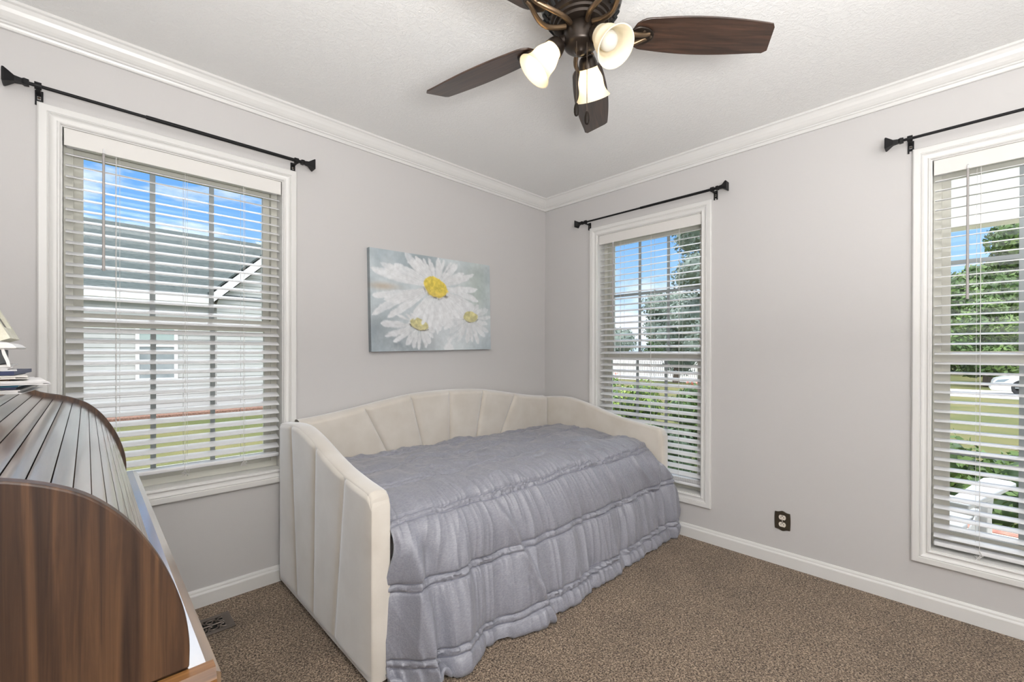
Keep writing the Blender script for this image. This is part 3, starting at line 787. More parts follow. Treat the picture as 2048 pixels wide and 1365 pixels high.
# ------------------------------------------------------------------ comforter
def comforter():
    nu, na = 900, 380
    u = np.linspace(0, 1, nu)
    hem_x = [-2.02, -1.99, -1.88, -1.80, -1.71, -1.65, -1.56, -1.46, -1.31, -1.10, -0.91, -0.65, -0.40, -0.13, -0.02]
    hem_y = [-1.06, -1.07, -1.175, -1.185, -1.168, -1.132, -1.150, -1.188, -1.200, -1.185, -1.183, -1.18, -1.178, -1.172, -1.165]
    xc = np.linspace(-2.0, -0.03, nu)
    hy = np.interp(xc, hem_x, hem_y); k = np.ones(17) / 17
    hy = np.convolve(np.pad(hy, 8, 'edge'), k, 'valid')
    # cross-section control rows, shared by all columns, hem moved per column
    Y = np.zeros((nu, na)); Z = np.zeros((nu, na))
    for i in range(nu):
        fx = (xc[i] - BX0) / (BX1 - BX0)
        bulge = 0.035 * smooth01((fx - 0.88) / 0.12) - 0.03 * smooth01((0.10 - fx) / 0.10)
        sk = -0.020 * fx
        h = hy[i]
        w_ = h + 1.18
        pts = [(-0.108 + sk, 0.575), (-0.16 + sk, 0.598), (-0.30 + sk, 0.606), (-0.60 + sk, 0.606), (-0.84 + sk, 0.598), (-0.95 + sk, 0.578), (-1.015 + sk, 0.535), (-1.058 + sk - 0.5 * bulge, 0.46),
               (-1.095 + 0.3 * w_ + sk * 0.6 - bulge, 0.34), (-1.135 + 0.65 * w_ - bulge, 0.20), (-1.165 + 0.9 * w_ - 0.6 * bulge, 0.085), (h, 0.020), (h + 0.012, 0.006), (h + 0.05, 0.010)]
        c = curve(pts, na); Y[i] = c[:, 0]; Z[i] = c[:, 1]
    dY = np.gradient(Y, axis=1); dZ = np.gradient(Z, axis=1); ln = np.sqrt(dY ** 2 + dZ ** 2)
    A = np.cumsum(ln, axis=1); A -= A[:, :1]
    NY, NZ = dZ / ln, -dY / ln                     # outward normal (towards -y / +z)
    flip = np.sign(NZ[:, 40:41]); NY *= flip; NZ *= flip
    T = np.repeat(u[:, None], na, 1)
    # horizontal extent per row: widens past the arms once the cloth hangs in front of them
    past = smooth01((0.50 - Z) / 0.16) * (Y < -0.9)
    xl = -1.975 - 0.030 * past
    xr = -0.112 + 0.098 * past
    X = xl + (xr - xl) * T
    # seams (double rows) by arclength
    am = A[nu // 2]
    i1 = np.argmin(np.abs(Z[nu // 2] - 0.552) + 10 * (Y[nu // 2] > -0.9)); a1 = am[i1]
    i2 = np.argmin(np.abs(Z[nu // 2] - 0.325) + 10 * (Y[nu // 2] > -0.9)); a2 = am[i2]
    i3 = np.argmin(np.abs(Z[nu // 2] - 0.085) + 10 * (Y[nu // 2] > -0.9)); a3 = am[i3]
    seams = [a1 - 0.80, a1 - 0.535, a1 - 0.27, a1, a2, a3]
    H = np.zeros_like(X)
    L2 = X * 1.0
    wob = 0.010 * vnoise1(T * 7, 3)
    drape = smooth01((A - a1 + 0.05) / 0.12)
    puff = np.zeros_like(X); nearest = np.full_like(X, 9.0)
    for k, s in enumerate(seams):
        sw = s + wob * (1 if k < 3 else 0.5) + 0.006 * vnoise1(T * 23, 40 + k)
        for off in (-0.014, 0.014):
            d = np.abs(A - sw - off); nearest = np.minimum(nearest, d)
            H -= 0.0100 * np.exp(-(d / 0.0042) ** 2)
    puff = 0.013 * (1 - np.exp(-nearest / 0.035))
    inband = np.zeros_like(X)
    for k, s in enumerate(seams):
        sw = s + wob * (1 if k < 3 else 0.5) + 0.006 * vnoise1(T * 23, 40 + k)
        inband = np.maximum(inband, (np.abs(A - sw) < 0.014).astype(float))
    H += puff * (1 - inband) + 0.001 * inband
    # gathers that fan out of every seam row and fade away from it
    for k, s in enumerate(seams):
        d = A - s
        for (fr, am_, dec, sd) in ((44, 0.0120, 0.085, 100), (88, 0.0085, 0.045, 200), (22, 0.0120, 0.14, 300), (170, 0.0030, 0.025, 400)):
            side = np.where(d > 0, 1, -1)
            ph = T * fr + 0.5 * np.sin(T * 19 + k) + side * 7.3 + d * 5.0 * vnoise1(T * 9, 60 + k)
            g = vnoise1(ph + 11 * k, sd + k); g = 1 - 2.0 * np.abs(g) ** 0.8
            env = np.exp(-np.abs(d) / dec) * (0.55 + 0.45 * vnoise1(T * 6 + k, 700 + k)) * np.clip(nearest / 0.006, 0.35, 1)
            if k == 3: env = np.where(d < 0, np.exp(-np.abs(d) / (dec * 1.9)) * (0.6 + 0.4 * vnoise1(T * 6 + k, 700 + k)), env)
            H += am_ * g * env * ((0.62 if k == 3 else 0.30) + (0.38 if k == 3 else 0.70) * drape)
    # vertical soft folds of the drop
    fold = vnoise1(T * 13 + 0.35 * (A - a1), 900) * 0.016 + (0.5 - np.abs(vnoise1(T * 27 + 1.6 * (A - a1), 901))) * 0.020 + (0.5 - np.abs(vnoise1(T * 55 + 3 * (A - a1), 902))) * 0.008
    H += fold * smooth01((A - a1) / 0.30)
    # one deep pleat that runs down to the hem and a tuck at the left end
    px = -1.50 + 0.34 * (A - a1) ; pl = np.exp(-((X - px) / 0.022) ** 2) * smooth01((A - a1) / 0.18)
    pr = np.exp(-((X - px - 0.045) / 0.035) ** 2) * smooth01((A - a1) / 0.18)
    H += 0.022 * pl - 0.016 * pr
    tx = -1.915 + 0.03 * (A - a1); H += (0.030 * np.exp(-((X - tx) / 0.030) ** 2) - 0.030 * np.exp(-((X - tx - 0.055) / 0.030) ** 2)) * smooth01((A - a1 - 0.03) / 0.14)
    tx = -0.135 - 0.0 * A; H += (-0.026 * np.exp(-((X - tx) / 0.016) ** 2) + 0.012 * np.exp(-((X - tx + 0.05) / 0.03) ** 2)) * smooth01((A - a1 + 0.02) / 0.10)
    # rumpled top
    top = 1 - smooth01((A - a1 + 0.06) / 0.08)
    q = X * 5 - A * 2.5
    rid = 1 - np.abs(fbm2(q * 1.2 + 20, (A * 7 + X * 1.5) + 20, 1200, 3)); rid = np.clip(rid - 0.55, 0, 1)
    H += top * (0.012 * fbm2(X * 4 + 9, A * 5 + 3, 1300, 3) + 0.022 * rid * smooth01((X + 1.9) / 0.5)) * smooth01(A / 0.05)
    H += top * 0.0035 * fbm2(X * 22 + 9, A * 9 + X * 8, 1400, 3)
    # bottom border ruffle
    br = smooth01((A - a3 - 0.01) / 0.03)
    H += br * (0.006 * vnoise1(T * 52 + 3 * (A - a3), 1500) + 0.004 * vnoise1(T * 100, 1501))
    ends = smooth01(np.minimum(T, 1 - T) / 0.012)
    H = H * (0.25 + 0.75 * ends) - 0.012 * (1 - ends)
    floorfade = smooth01(Z / 0.02)
    X2 = X
    Y2 = Y + NY * H * (0.4 + 0.6 * floorfade); Z2 = np.maximum(Z + NZ * H, 0.004)
    # keep the cloth in front of the arm ends
    P = np.stack([X2, Y2, Z2], -1)
    o = gridmesh('comforter', P, 'satin')
    sm = MB()
    ii = np.arange(4, nu - 4, 2)
    for k, sq in enumerate(seams):
        sw = sq + wob[:, 0] * (1 if k < 3 else 0.5) + 0.006 * vnoise1(u * 23, 40 + k)
        for off in (-0.014, 0.014):
            pts = []
            for i in ii:
                j = np.searchsorted(A[i], sw[i] + off); j = min(max(j, 1), na - 1)
                t_ = (sw[i] + off - A[i, j - 1]) / max(A[i, j] - A[i, j - 1], 1e-6)
                pts.append(P[i, j - 1] * (1 - t_) + P[i, j] * t_)
            pts = np.array(pts); kk = np.ones(5) / 5
            sm.tube([tuple(p_) for p_ in pts], 0.0011, 5)
    sm.build('seam_stitching', 'stitch', o)
    md = o.modifiers.new('thickness', 'SOLIDIFY'); md.thickness = 0.008; md.offset = -1
    return tag(o, 'lavender grey quilted satin comforter spread over the daybed and down to the carpet', 'comforter')
comforter()

# ------------------------------------------------------------------ rolltop desk
PROF = [(-2.666, 0.757), (-2.666, 0.795), (-2.672, 0.838), (-2.686, 0.885), (-2.704, 0.927), (-2.729, 0.970), (-2.760, 1.004), (-2.790, 1.023), (-2.820, 1.035), (-2.850, 1.043), (-2.872, 1.051), (-2.889, 1.064), (-2.902, 1.082)]
DB = -3.36; DY0, DY1 = -1.735, -0.420; DZ = 0.755; SHZ = 1.082
desk = thing('rolltop_desk', 'dark walnut rolltop desk with slatted curved cover closed at left', 'desk', (-3.0, -1.08, 0))
pc = curve(PROF, 48)
side_poly = [(float(a), float(c)) for a, c in pc] + [(-2.9035, SHZ - 0.0145), (DB, SHZ - 0.0145), (DB, DZ)]
for (ya, yb_) in ((DY0, DY0 + 0.022), (DY1 - 0.022, DY1)):
    MB().prism(side_poly, lambda p, q, a: (p, a, q), ya, yb_).build('side_panel', 'desk_side', desk, bevel=0.0025, angle=30)
# tambour: slats riding just below the side panel edge
dn = np.gradient(pc, axis=0); nrm = np.stack([-dn[:, 1], dn[:, 0]], 1); nrm /= np.linalg.norm(nrm, axis=1)[:, None]
if nrm[0, 0] > 0: nrm = -nrm
inner = pc + nrm * 0.012
arc = np.concatenate([[0], np.cumsum(np.linalg.norm(np.diff(inner, axis=0), axis=1))])
def at_arc(s): return np.array([np.interp(s, arc, inner[:, 0]), np.interp(s, arc, inner[:, 1])]), np.array([np.interp(s, arc, nrm[:, 0]), np.interp(s, arc, nrm[:, 1])])
ns = 19; sw = arc[-1] / ns
tb = MB(); yt0, yt1 = DY0 + 0.022, DY1 - 0.022
for k in range(ns):
    sec = []
    for t in np.linspace(0.035, 0.965, 7):
        c, nn = at_arc((k + t) * sw)
        e_ = min(t, 1 - t); dpt = -0.0012 * (1 - math.exp(-e_ / 0.12)) + 0.0005
        sec.append(c + nn * dpt)
    c0, n0 = at_arc(k * sw); c1, n1_ = at_arc((k + 1) * sw)
    poly = [tuple(p) for p in sec] + [tuple(c1 + n1_ * 0.011), tuple(c0 + n0 * 0.011)]
    tb.prism(poly, lambda p, q, a: (p, a, q), yt0, yt1)
tbo = tb.build('tambour', 'tambour', desk, True, angle=50)
top_ = MB().prism([(DB, DZ - 0.028), (-2.640, DZ - 0.028), (-2.634, DZ - 0.022), (-2.634, DZ - 0.010), (-2.648, DZ), (DB, DZ)], lambda p, q, a: (p, a, q), DY0 - 0.018, DY1 + 0.018)
dt = top_.build('desktop', 'desk_top', desk)
MB().prism([(DY0 - 0.0185, DZ - 0.030), (DY0 - 0.026, DZ - 0.022), (DY0 - 0.026, DZ - 0.012), (DY0 - 0.0185, DZ + 0.0005), (DY0 - 0.0005, DZ + 0.0012), (DY0 - 0.0005, DZ - 0.030)], lambda p, q, a: (a, p, q), DB, -2.640).build('end_moulding', 'desk_edge', dt, True, angle=30)
MB().box(DB + 0.0, -2.905, DY0 - 0.012, DY1 + 0.012, SHZ - 0.014, SHZ + 0.004).build('top_shelf', 'desk_top', desk, bevel=0.005)
MB().box(DB, DB + 0.012, DY0 + 0.022, DY1 - 0.022, DZ, SHZ - 0.0145).build('back_panel', 'desk_side', desk)
for (ya, yb_) in ((DY0 + 0.02, DY0 + 0.46), (DY1 - 0.46, DY1 - 0.02)):
    ped = MB().box(DB, -2.690, ya, yb_, 0.0, DZ - 0.028).build('pedestal', 'desk_side', desk, bevel=0.003)
    for k in range(3):
        z_ = 0.08 + 0.21 * k
        dr = MB().box(-2.690, -2.676, ya + 0.02, yb_ - 0.02, z_, z_ + 0.19).build('drawer', 'desk_side', ped, bevel=0.004)
MB().box(DB + 0.02, -2.70, DY0 + 0.46, DY1 - 0.46, DZ - 0.12, DZ - 0.028).build('pencil_drawer', 'desk_side', desk, bevel=0.003)

# papers and bits piled on the desk's top shelf
def sheet_block(name, label, cat, x1, ln, yc, wy, z0, z1, rot, mat, group=None, droop=0.0, leaves=1):
    """flat stack item whose right end reaches x1"""
    rg = random.Random(int(z0 * 10000))
    mb = MB(); h = (z1 - z0) / leaves
    for k in range(leaves):
        jx, jr = (rg.uniform(-0.014, 0.0), rg.uniform(-0.05, 0.05)) if k else (0, 0)
        a = rot + jr; ca, sa = math.cos(a), math.sin(a)
        n_ = 7; vs = []
        za, zb_ = z0 + h * k + 0.0002, z0 + h * (k + 1) - 0.0002
        for i in range(n_):
            t = i / (n_ - 1); lx = -ln * (1 - t)
            dz = -droop * max(0, (t - 0.55) / 0.45) ** 2
            for (q, zz) in ((-wy / 2, za), (wy / 2, za), (wy / 2, zb_), (-wy / 2, zb_)):
                vs.append((x1 + jx + lx * ca - q * sa, yc + lx * sa + q * ca, zz + dz))
        fs = [(i * 4 + j, i * 4 + (j + 1) % 4, i * 4 + 4 + (j + 1) % 4, i * 4 + 4 + j) for i in range(n_ - 1) for j in range(4)] + [(0, 1, 2, 3), tuple(range(4 * n_ - 4, 4 * n_))]
        mb.add(vs, fs)
    o = mb.build(name, mat)
    return tag(o, label, cat, group)
YS = -1.0; zt = SHZ + 0.004
GP = 'mail piled on the desk'
SH = zt
zz = SH
def nxt(h):
    global zz
    a = zz; zz += h
    return a, zz
lay = [
    ('envelope', 'tan envelope at the very bottom of the pile on the desk', 'envelope', -2.890, 0.24, 0.16, 0.0035, 0.05, 'tan', 1, 0.0),
    ('paper_stack', 'loose white papers just above the tan envelope in the desk pile', 'papers', -2.850, 0.27, 0.20, 0.0085, -0.10, 'paper', 4, 0.0012),
    ('folder', 'dark navy folder low in the desk pile under the blue one', 'folder', -2.872, 0.28, 0.20, 0.0045, 0.04, 'navy', 1, 0),
    ('folder', 'bright blue folder in the lower half of the desk pile', 'folder', -2.860, 0.28, 0.20, 0.0050, -0.05, 'teal', 1, 0),
    ('paper_stack', 'fanned white sheets sticking out farthest from the desk pile', 'papers', -2.830, 0.30, 0.21, 0.0085, 0.12, 'paper', 6, 0.001),
    ('envelope', 'brown envelope midway up the desk pile', 'envelope', -2.876, 0.24, 0.16, 0.0040, -0.03, 'tan', 1, 0),
    ('paper_stack', 'off-white sheets between the brown envelope and the thick navy book', 'papers', -2.856, 0.27, 0.20, 0.0070, 0.06, 'paper2', 4, 0.001),
    ('notebook', 'thick navy notebook in the upper half of the desk pile', 'notebook', -2.864, 0.28, 0.20, 0.0085, -0.06, 'navy', 1, 0),
    ('paper_stack', 'white sheets on top of the navy notebook in the desk pile', 'papers', -2.874, 0.24, 0.18, 0.0085, 0.08, 'paper', 5, 0),
]
for nm, lb, ct, x1, ln, wy, h, rt, mt, lv, dr in lay:
    a, b_ = nxt(h)
    sheet_block(nm, lb, ct, x1, ln, YS, wy, a, b_, rt, mt, GP, dr, lv)
# small white organiser standing on the pile, holding a black box of papers
zo = zz
org = thing('desk_organizer', 'small white organizer with a curved side on top of the desk pile', 'organizer', (-2.98, YS, zo))
sp = [(-2.875, zo + 0.0005), (-2.8765, zo + 0.012), (-2.881, zo + 0.026), (-2.884, 1.1815), (-2.888, 1.1815), (-2.886, zo + 0.026), (-2.8815, zo + 0.012), (-2.879, zo + 0.0005)]
MB().prism(sp, lambda p, q, a: (p, a, q), YS - 0.097, YS - 0.089).build('curved_side', 'whitepaint', org)
MB().prism([(-3.10, zo + 0.0005), (-2.879, zo + 0.0005), (-2.879, zo + 0.004), (-3.10, zo + 0.004)], lambda p, q, a: (p, a, q), YS - 0.09, YS + 0.09).build('bottom_board', 'whitepaint', org)
MB().prism([(-3.10, 1.1815), (-2.868, 1.1815), (-2.866, 1.184), (-2.873, 1.191), (-2.880, 1.194), (-3.10, 1.195)], lambda p, q, a: (p, a, q), YS - 0.10, YS + 0.10).build('top_board', 'whitepaint', org, bevel=0.0015)
tag(MB().box(-3.06, -2.892, YS - 0.085, YS + 0.07, zo + 0.0045, 1.1795).build('storage_box', 'darkbox', bevel=0.002), 'small black box inside the white desk organizer', 'box')
tag(MB().box(-3.06, -2.908, YS - 0.0885, YS - 0.0855, zo + 0.012, 1.1760).build('index_card', 'paper'), 'white card standing in front of the black box on the desk', 'card')
# cream frame leaning on top of it
fr = thing('picture_frame', 'distressed cream picture frame leaning above the desk pile', 'picture frame', (-2.98, YS, 1.195))
fm = MB(); lean = R(24)
def fpt(a, d, h): return (-2.876 - h * math.sin(lean) - d * math.cos(lean), a, 1.1955 + h * math.cos(lean) - d * math.sin(lean) + 0.008)
def fbar(a0, a1, h0, h1):
    vs = [fpt(a, d, h) for a in (a0, a1) for d in (0, 0.016) for h in (h0, h1)]
    fm.add(vs, [(0, 1, 3, 2), (4, 6, 7, 5), (0, 4, 5, 1), (2, 3, 7, 6), (0, 2, 6, 4), (1, 5, 7, 3)])
fbar(YS - 0.09, YS - 0.065, 0, 0.24); fbar(YS + 0.065, YS + 0.09, 0, 0.24); fbar(YS - 0.065, YS + 0.065, 0, 0.025); fbar(YS - 0.065, YS + 0.065, 0.215, 0.24)
fm.build('frame', 'creampaint', fr)
bm_ = MB(); vs = [fpt(a, d, h) for a in (YS - 0.064, YS + 0.064) for d in (0.006, 0.010) for h in (0.026, 0.214)]
bm_.add(vs, [(0, 1, 3, 2), (4, 6, 7, 5), (0, 4, 5, 1), (2, 3, 7, 6), (0, 2, 6, 4), (1, 5, 7, 3)])
bm_.build('picture', 'desk_side', fr)
bm_ = MB(); vs = [(x_, y_, z_) for x_, y_, z_ in [(-3.04, YS - 0.02, 1.1955), (-3.035, YS - 0.02, 1.1955), (-3.04, YS + 0.02, 1.1955), (-3.035, YS + 0.02, 1.1955)]] + [fpt(YS - 0.02, 0.016, 0.17), fpt(YS - 0.02, 0.017, 0.175), fpt(YS + 0.02, 0.016, 0.17), fpt(YS + 0.02, 0.017, 0.175)]
bm_.add(vs, [(0, 1, 3, 2), (4, 6, 7, 5), (0, 4, 5, 1), (2, 3, 7, 6), (0, 2, 6, 4), (1, 5, 7, 3)]); bm_.build('easel_back', 'creampaint', fr)

# ------------------------------------------------------------------ ceiling fan
FX, FY = -1.606, -1.575
fan = thing('ceiling_fan', 'bronze ceiling fan with dark walnut blades and three frosted lights', 'ceiling fan', (FX, FY, CH))
TR = Matrix.Translation((FX, FY, 0))
MB().lathe([(0.0, 2.439), (0.085, 2.439), (0.088, 2.425), (0.080, 2.405), (0.066, 2.398), (0.06, 2.385), (0.0, 2.385)], 40, TR, False).build('ceiling_canopy', 'bronze', fan, True)
mh = MB().lathe([(0.0, 2.386), (0.075, 2.386), (0.118, 2.372), (0.132, 2.350), (0.134, 2.322), (0.128, 2.300), (0.118, 2.282), (0.100, 2.262), (0.098, 2.256), (0.090, 2.253), (0.088, 2.246), (0.079, 2.244), (0.077, 2.236), (0.066, 2.233), (0.0, 2.232)], 56, TR, False).build('motor_housing', 'bronze', fan, True, angle=50)
sl = MB()
for k in range(30):                       # slots around the lower bowl
    a = 2 * PI * k / 30
    Mx = TR @ Matrix.Rotation(a, 4, 'Z') @ Matrix.Translation((0.1135, 0, 2.273)) @ Matrix.Rotation(R(-53), 4, 'Y')
    sl.box(-0.010, 0.016, -0.0042, 0.0042, -0.0026, 0.0028, Mx)
sl.build('vent_slots', 'hole', mh)
MB().lathe([(0.0, 2.233), (0.052, 2.233), (0.056, 2.228), (0.056, 2.190), (0.053, 2.184), (0.053, 2.178), (0.046, 2.172), (0.030, 2.166), (0.020, 2.162), (0.017, 2.155), (0.010, 2.150), (0.0, 2.148)], 40, TR, False).build('light_fitter', 'bronze', fan, True, angle=50)
# blades
BL, BZ = 0.640, 2.225
def blade(k):
    a = R(-41.5 + 72 * k)
    Mx = TR @ Matrix.Rotation(a, 4, 'Z') @ Matrix.Translation((0, 0, BZ)) @ Matrix.Rotation(R(-12), 4, 'X')
    # outline: rounded root, widest two thirds out, clipped tip
    xs = np.linspace(0.165, BL, 40); up = []; lo = []
    for x_ in xs:
        t = (x_ - 0.165) / (BL - 0.165)
        w = 0.050 + 0.016 * math.sin(PI * min(1, t * 1.05)) + 0.004 * t
        if t < 0.10: w *= math.sqrt(max(0, 1 - ((0.10 - t) / 0.10) ** 2)) * 0.92 + 0.08
        if t > 0.965: w *= 1 - 0.22 * ((t - 0.965) / 0.035) ** 2.5
        xo = 0.012 * smooth01((t - 0.9) / 0.1)
        up.append((x_ + xo, w)); lo.append((x_ - xo * 1.2, -w))
    poly = up + lo[::-1]
    b = MB().prism(poly, lambda p, q, h: (p + FX, q + FY, h + CH), -0.003, 0.003)
    bo = b.build('blade', 'blade', fan, bevel=0.0012)
    bo.matrix_local = Matrix.Translation((-FX, -FY, -CH)) @ Mx
    # iron: two curved ribs from the hub meeting in a rounded pad under the blade
    Mi = TR @ Matrix.Rotation(a, 4, 'Z')
    ir = MB()
    for sgn in (-1, 1):
        pts = []
        for t in np.linspace(0, 1, 14):
            x_ = 0.060 + 0.165 * t; y_ = sgn * (0.010 + 0.026 * math.sin(PI * min(1, t * 1.1)) * (1 - 0.35 * t)); z_ = 2.224 - 0.018 * math.sin(PI * t) - 0.004
            pts.append(Mi @ Vector((x_, y_, z_)))
        ir.tube(pts, [0.0085 - 0.0015 * t for t in np.linspace(0, 1, 14)], 10)
    iro = ir.build('blade_iron', 'bronze_hi', fan, True)
    pd = MB()
    pp = [(0.190 + 0.052 * math.cos(t) * (1.0 if math.cos(t) > 0 else 0.6), 0.032 * math.sin(t)) for t in np.linspace(0, 2 * PI, 24, endpoint=False)]
    pd.prism(pp, lambda p, q, h: tuple(Mx @ Vector((p, q, h))), -0.0105, -0.0032)
    pd.build('mount_plate', 'bronze', iro, True, bevel=0.002)
    for (sx, sy) in ((0.205, 0.018), (0.205, -0.018), (0.232, 0.0)):
        MB().lathe([(0.0, -0.0135), (0.0045, -0.0125), (0.005, -0.010)], 10, Mx @ Matrix.Translation((sx, sy, 0)), False).build('screw_head', 'chain', iro, True)
for k in range(5): blade(k)
# three lamp arms with bell shades; the third bulb is off
def lamp_arm(ang, lit):
    A_ = TR @ Matrix.Rotation(R(ang), 4, 'Z')
    tilt = R(40)
    pts = [A_ @ Vector(p_) for p_ in ((0.040, 0, 2.196), (0.058, 0, 2.196), (0.068, 0, 2.189), (0.076, 0, 2.178))]
    MB().tube(pts, [0.013, 0.013, 0.014, 0.016], 14).build('lamp_arm', 'bronze', fan, True)
    o_ = A_ @ Matrix.Translation((0.072, 0, 2.184)) @ Matrix.Rotation(PI - tilt, 4, 'Y')      # local +z runs outward and down
    cup = MB().lathe([(0.0, -0.004), (0.020, -0.004), (0.027, 0.004), (0.031, 0.016), (0.033, 0.030), (0.031, 0.030), (0.0, 0.024)], 28, o_, False).build('socket_cup', 'bronze', fan, True, angle=50)
    prof = [(0.0285, 0.020), (0.0300, 0.030), (0.0330, 0.042), (0.0385, 0.055), (0.0425, 0.068), (0.0435, 0.080), (0.0440, 0.092), (0.0470, 0.104), (0.0530, 0.116), (0.0605, 0.126)]
    pr = curve(prof, 30)
    inn = [(r_ - 0.003, z_) for r_, z_ in pr[::-1]]
    sh = MB().lathe([tuple(p) for p in pr] + inn, 44, o_, False).build('glass_shade', 'shade', fan, True)
    bp2 = [(0.0, 0.022), (0.012, 0.024), (0.013, 0.036), (0.020, 0.050), (0.0265, 0.064), (0.0285, 0.076), (0.0260, 0.090), (0.0180, 0.100), (0.008, 0.1045), (0.0, 0.1055)]
    MB().lathe([tuple(p) for p in curve(bp2, 24)], 24, o_, False).build('bulb', 'bulb_on' if lit else 'bulb_off', fan, True)
lamp_arm(140, True); lamp_arm(20, True); lamp_arm(260, False)
def chain(px, py, z0, z1):
    c = MB(); z_ = z0; k = 0
    while z_ > z1:
        c.lathe([(0.0, z_ + 0.0014), (0.0012, z_ + 0.0010), (0.0016, z_), (0.0012, z_ - 0.0010), (0.0, z_ - 0.0014)], 6, Matrix.Translation((px, py, 0)), False); z_ -= 0.0036
    c.tube([(px, py, z0), (px, py, z1)], 0.0005, 5)
    co = c.build('pull_chain', 'chain', fan, True)
    MB().lathe([(0.0, z1 + 0.001), (0.004, z1), (0.0065, z1 - 0.006), (0.0085, z1 - 0.016), (0.0085, z1 - 0.028), (0.0065, z1 - 0.036), (0.0045, z1 - 0.039), (0.0, z1 - 0.039)], 16, Matrix.Translation((px, py, 0)), False).build('chain_fob', 'fob', co, True)
chain(FX - 0.037, FY - 0.012, 2.205, 1.971)
chain(FX - 0.014, FY - 0.036, 2.165, 1.944)

# ------------------------------------------------------------------ outlet and floor register
ou = thing('power_outlet', 'duplex outlet with a scalloped bronze cover low on the right wall', 'outlet', (0, -1.757, 0.246))
def outline():
    pts = []; w, h = 0.0365, 0.053
    for t in np.linspace(-1, 1, 15): pts.append((t * w * (1 - 0.06 * 0), h - 0.006 + 0.010 * math.exp(-(t / 0.45) ** 2) - 0.002 * (1 - t * t)))
    for t in np.linspace(1, -1, 9)[1:-1]: pts.append((w + 0.0022 * (1 - t * t), t * (h - 0.006)))
    q = [(-a, -c) for a, c in pts]
    return pts + q
ol = outline()
MB().prism(ol, lambda p, q, a: (a, -1.757 + p, 0.246 + q), -0.0001, -0.0065).build('cover_plate', 'plate', ou, bevel=0.002)
for dz in (0.0195, -0.0195):
    pts = [(0.0170 * math.cos(t), max(-0.0125, min(0.0125, 0.0170 * math.sin(t)))) for t in np.linspace(0, 2 * PI, 32, endpoint=False)]
    rc = MB().prism(pts, lambda p, q, a: (a, -1.757 + p, 0.246 + dz + q), -0.004, -0.0085).build('receptacle', 'ivory', ou)
    h_ = MB()
    h_.box(-0.0089, -0.0080, -1.757 - 0.0072, -1.757 - 0.0052, 0.246 + dz - 0.004, 0.246 + dz + 0.005)
    h_.box(-0.0089, -0.0080, -1.757 + 0.0052, -1.757 + 0.0072, 0.246 + dz - 0.004, 0.246 + dz + 0.005)
    h_.prism([(0.0028 * math.cos(t), 0.0028 * math.sin(t) - 0.0078 + 0.016) for t in np.linspace(0, 2 * PI, 12, endpoint=False)], lambda p, q, a: (a, -1.757 + p, 0.246 + dz + q), -0.0080, -0.0089)
    h_.build('slots', 'hole', rc)
MB().lathe([(0.0, 0.0085), (0.003, 0.0078), (0.0035, 0.006)], 12, Matrix.Translation((0, -1.757, 0.246)) @ Matrix.Rotation(-PI / 2, 4, 'Y'), False).build('cover_screw', 'ivory', ou, True)

vt = thing('floor_register', 'brown scrollwork floor vent in the carpet beside the desk', 'vent', (-2.44, -0.21, 0))
vx0, vx1, vy0, vy1 = -2.60, -2.305, -0.283, -0.140
fm = MB(); fm.box(vx0, vx1, vy0, vy0 + 0.022, 0.0005, 0.006); fm.box(vx0, vx1, vy1 - 0.022, vy1, 0.0005, 0.006); fm.box(vx0, vx0 + 0.03, vy0 + 0.022, vy1 - 0.022, 0.0005, 0.006); fm.box(vx1 - 0.03, vx1, vy0 + 0.022, vy1 - 0.022, 0.0005, 0.006)
fm.build('rim', 'vent', vt, bevel=0.0015)
MB().box(vx0 + 0.03, vx1 - 0.03, vy0 + 0.022, vy1 - 0.022, 0.0005, 0.0012).build('duct_opening', 'hole', vt)
sw_ = MB(); yc = (vy0 + vy1) / 2
for k in range(6):
    cx = vx0 + 0.05 + 0.042 * k
    for s_ in (-1, 1):
        pts = [(cx + s_ * 0.0 + 0.022 * math.cos(t) * (1 - t / 9), yc + s_ * (0.024 + 0.020 * math.sin(t) * (1 - t / 9)), 0.0035) for t in np.linspace(-0.4, 5.2, 18)]
        sw_.tube(pts, 0.0032, 6)
    sw_.tube([(cx - 0.02, vy0 + 0.02, 0.0035), (cx, yc, 0.0035), (cx + 0.02, vy1 - 0.02, 0.0035)], 0.0030, 6)
sw_.tube([(vx0 + 0.03, yc, 0.0035), (vx1 - 0.03, yc, 0.0035)], 0.0028, 6)
sw_.build('scroll_grille', 'vent', vt, True)

# ================================================================== outdoors
GZ = -0.45
struct(MB().box(-60, 80, -60, 80, GZ - 0.2, GZ).build('lawn', 'lawn'), 'yellow green lawn outside the windows', 'lawn')
struct(MB().box(20.6, 25.2, -60, 60, GZ, GZ + 0.02).build('road', 'road'), 'pale road beyond the lawn', 'road')
struct(MB().box(-12, 0.9, 11.2, 12.5, GZ, GZ + 0.06).build('mulch_bed', 'mulch'), 'reddish mulch bed along the neighbouring house', 'mulch bed')
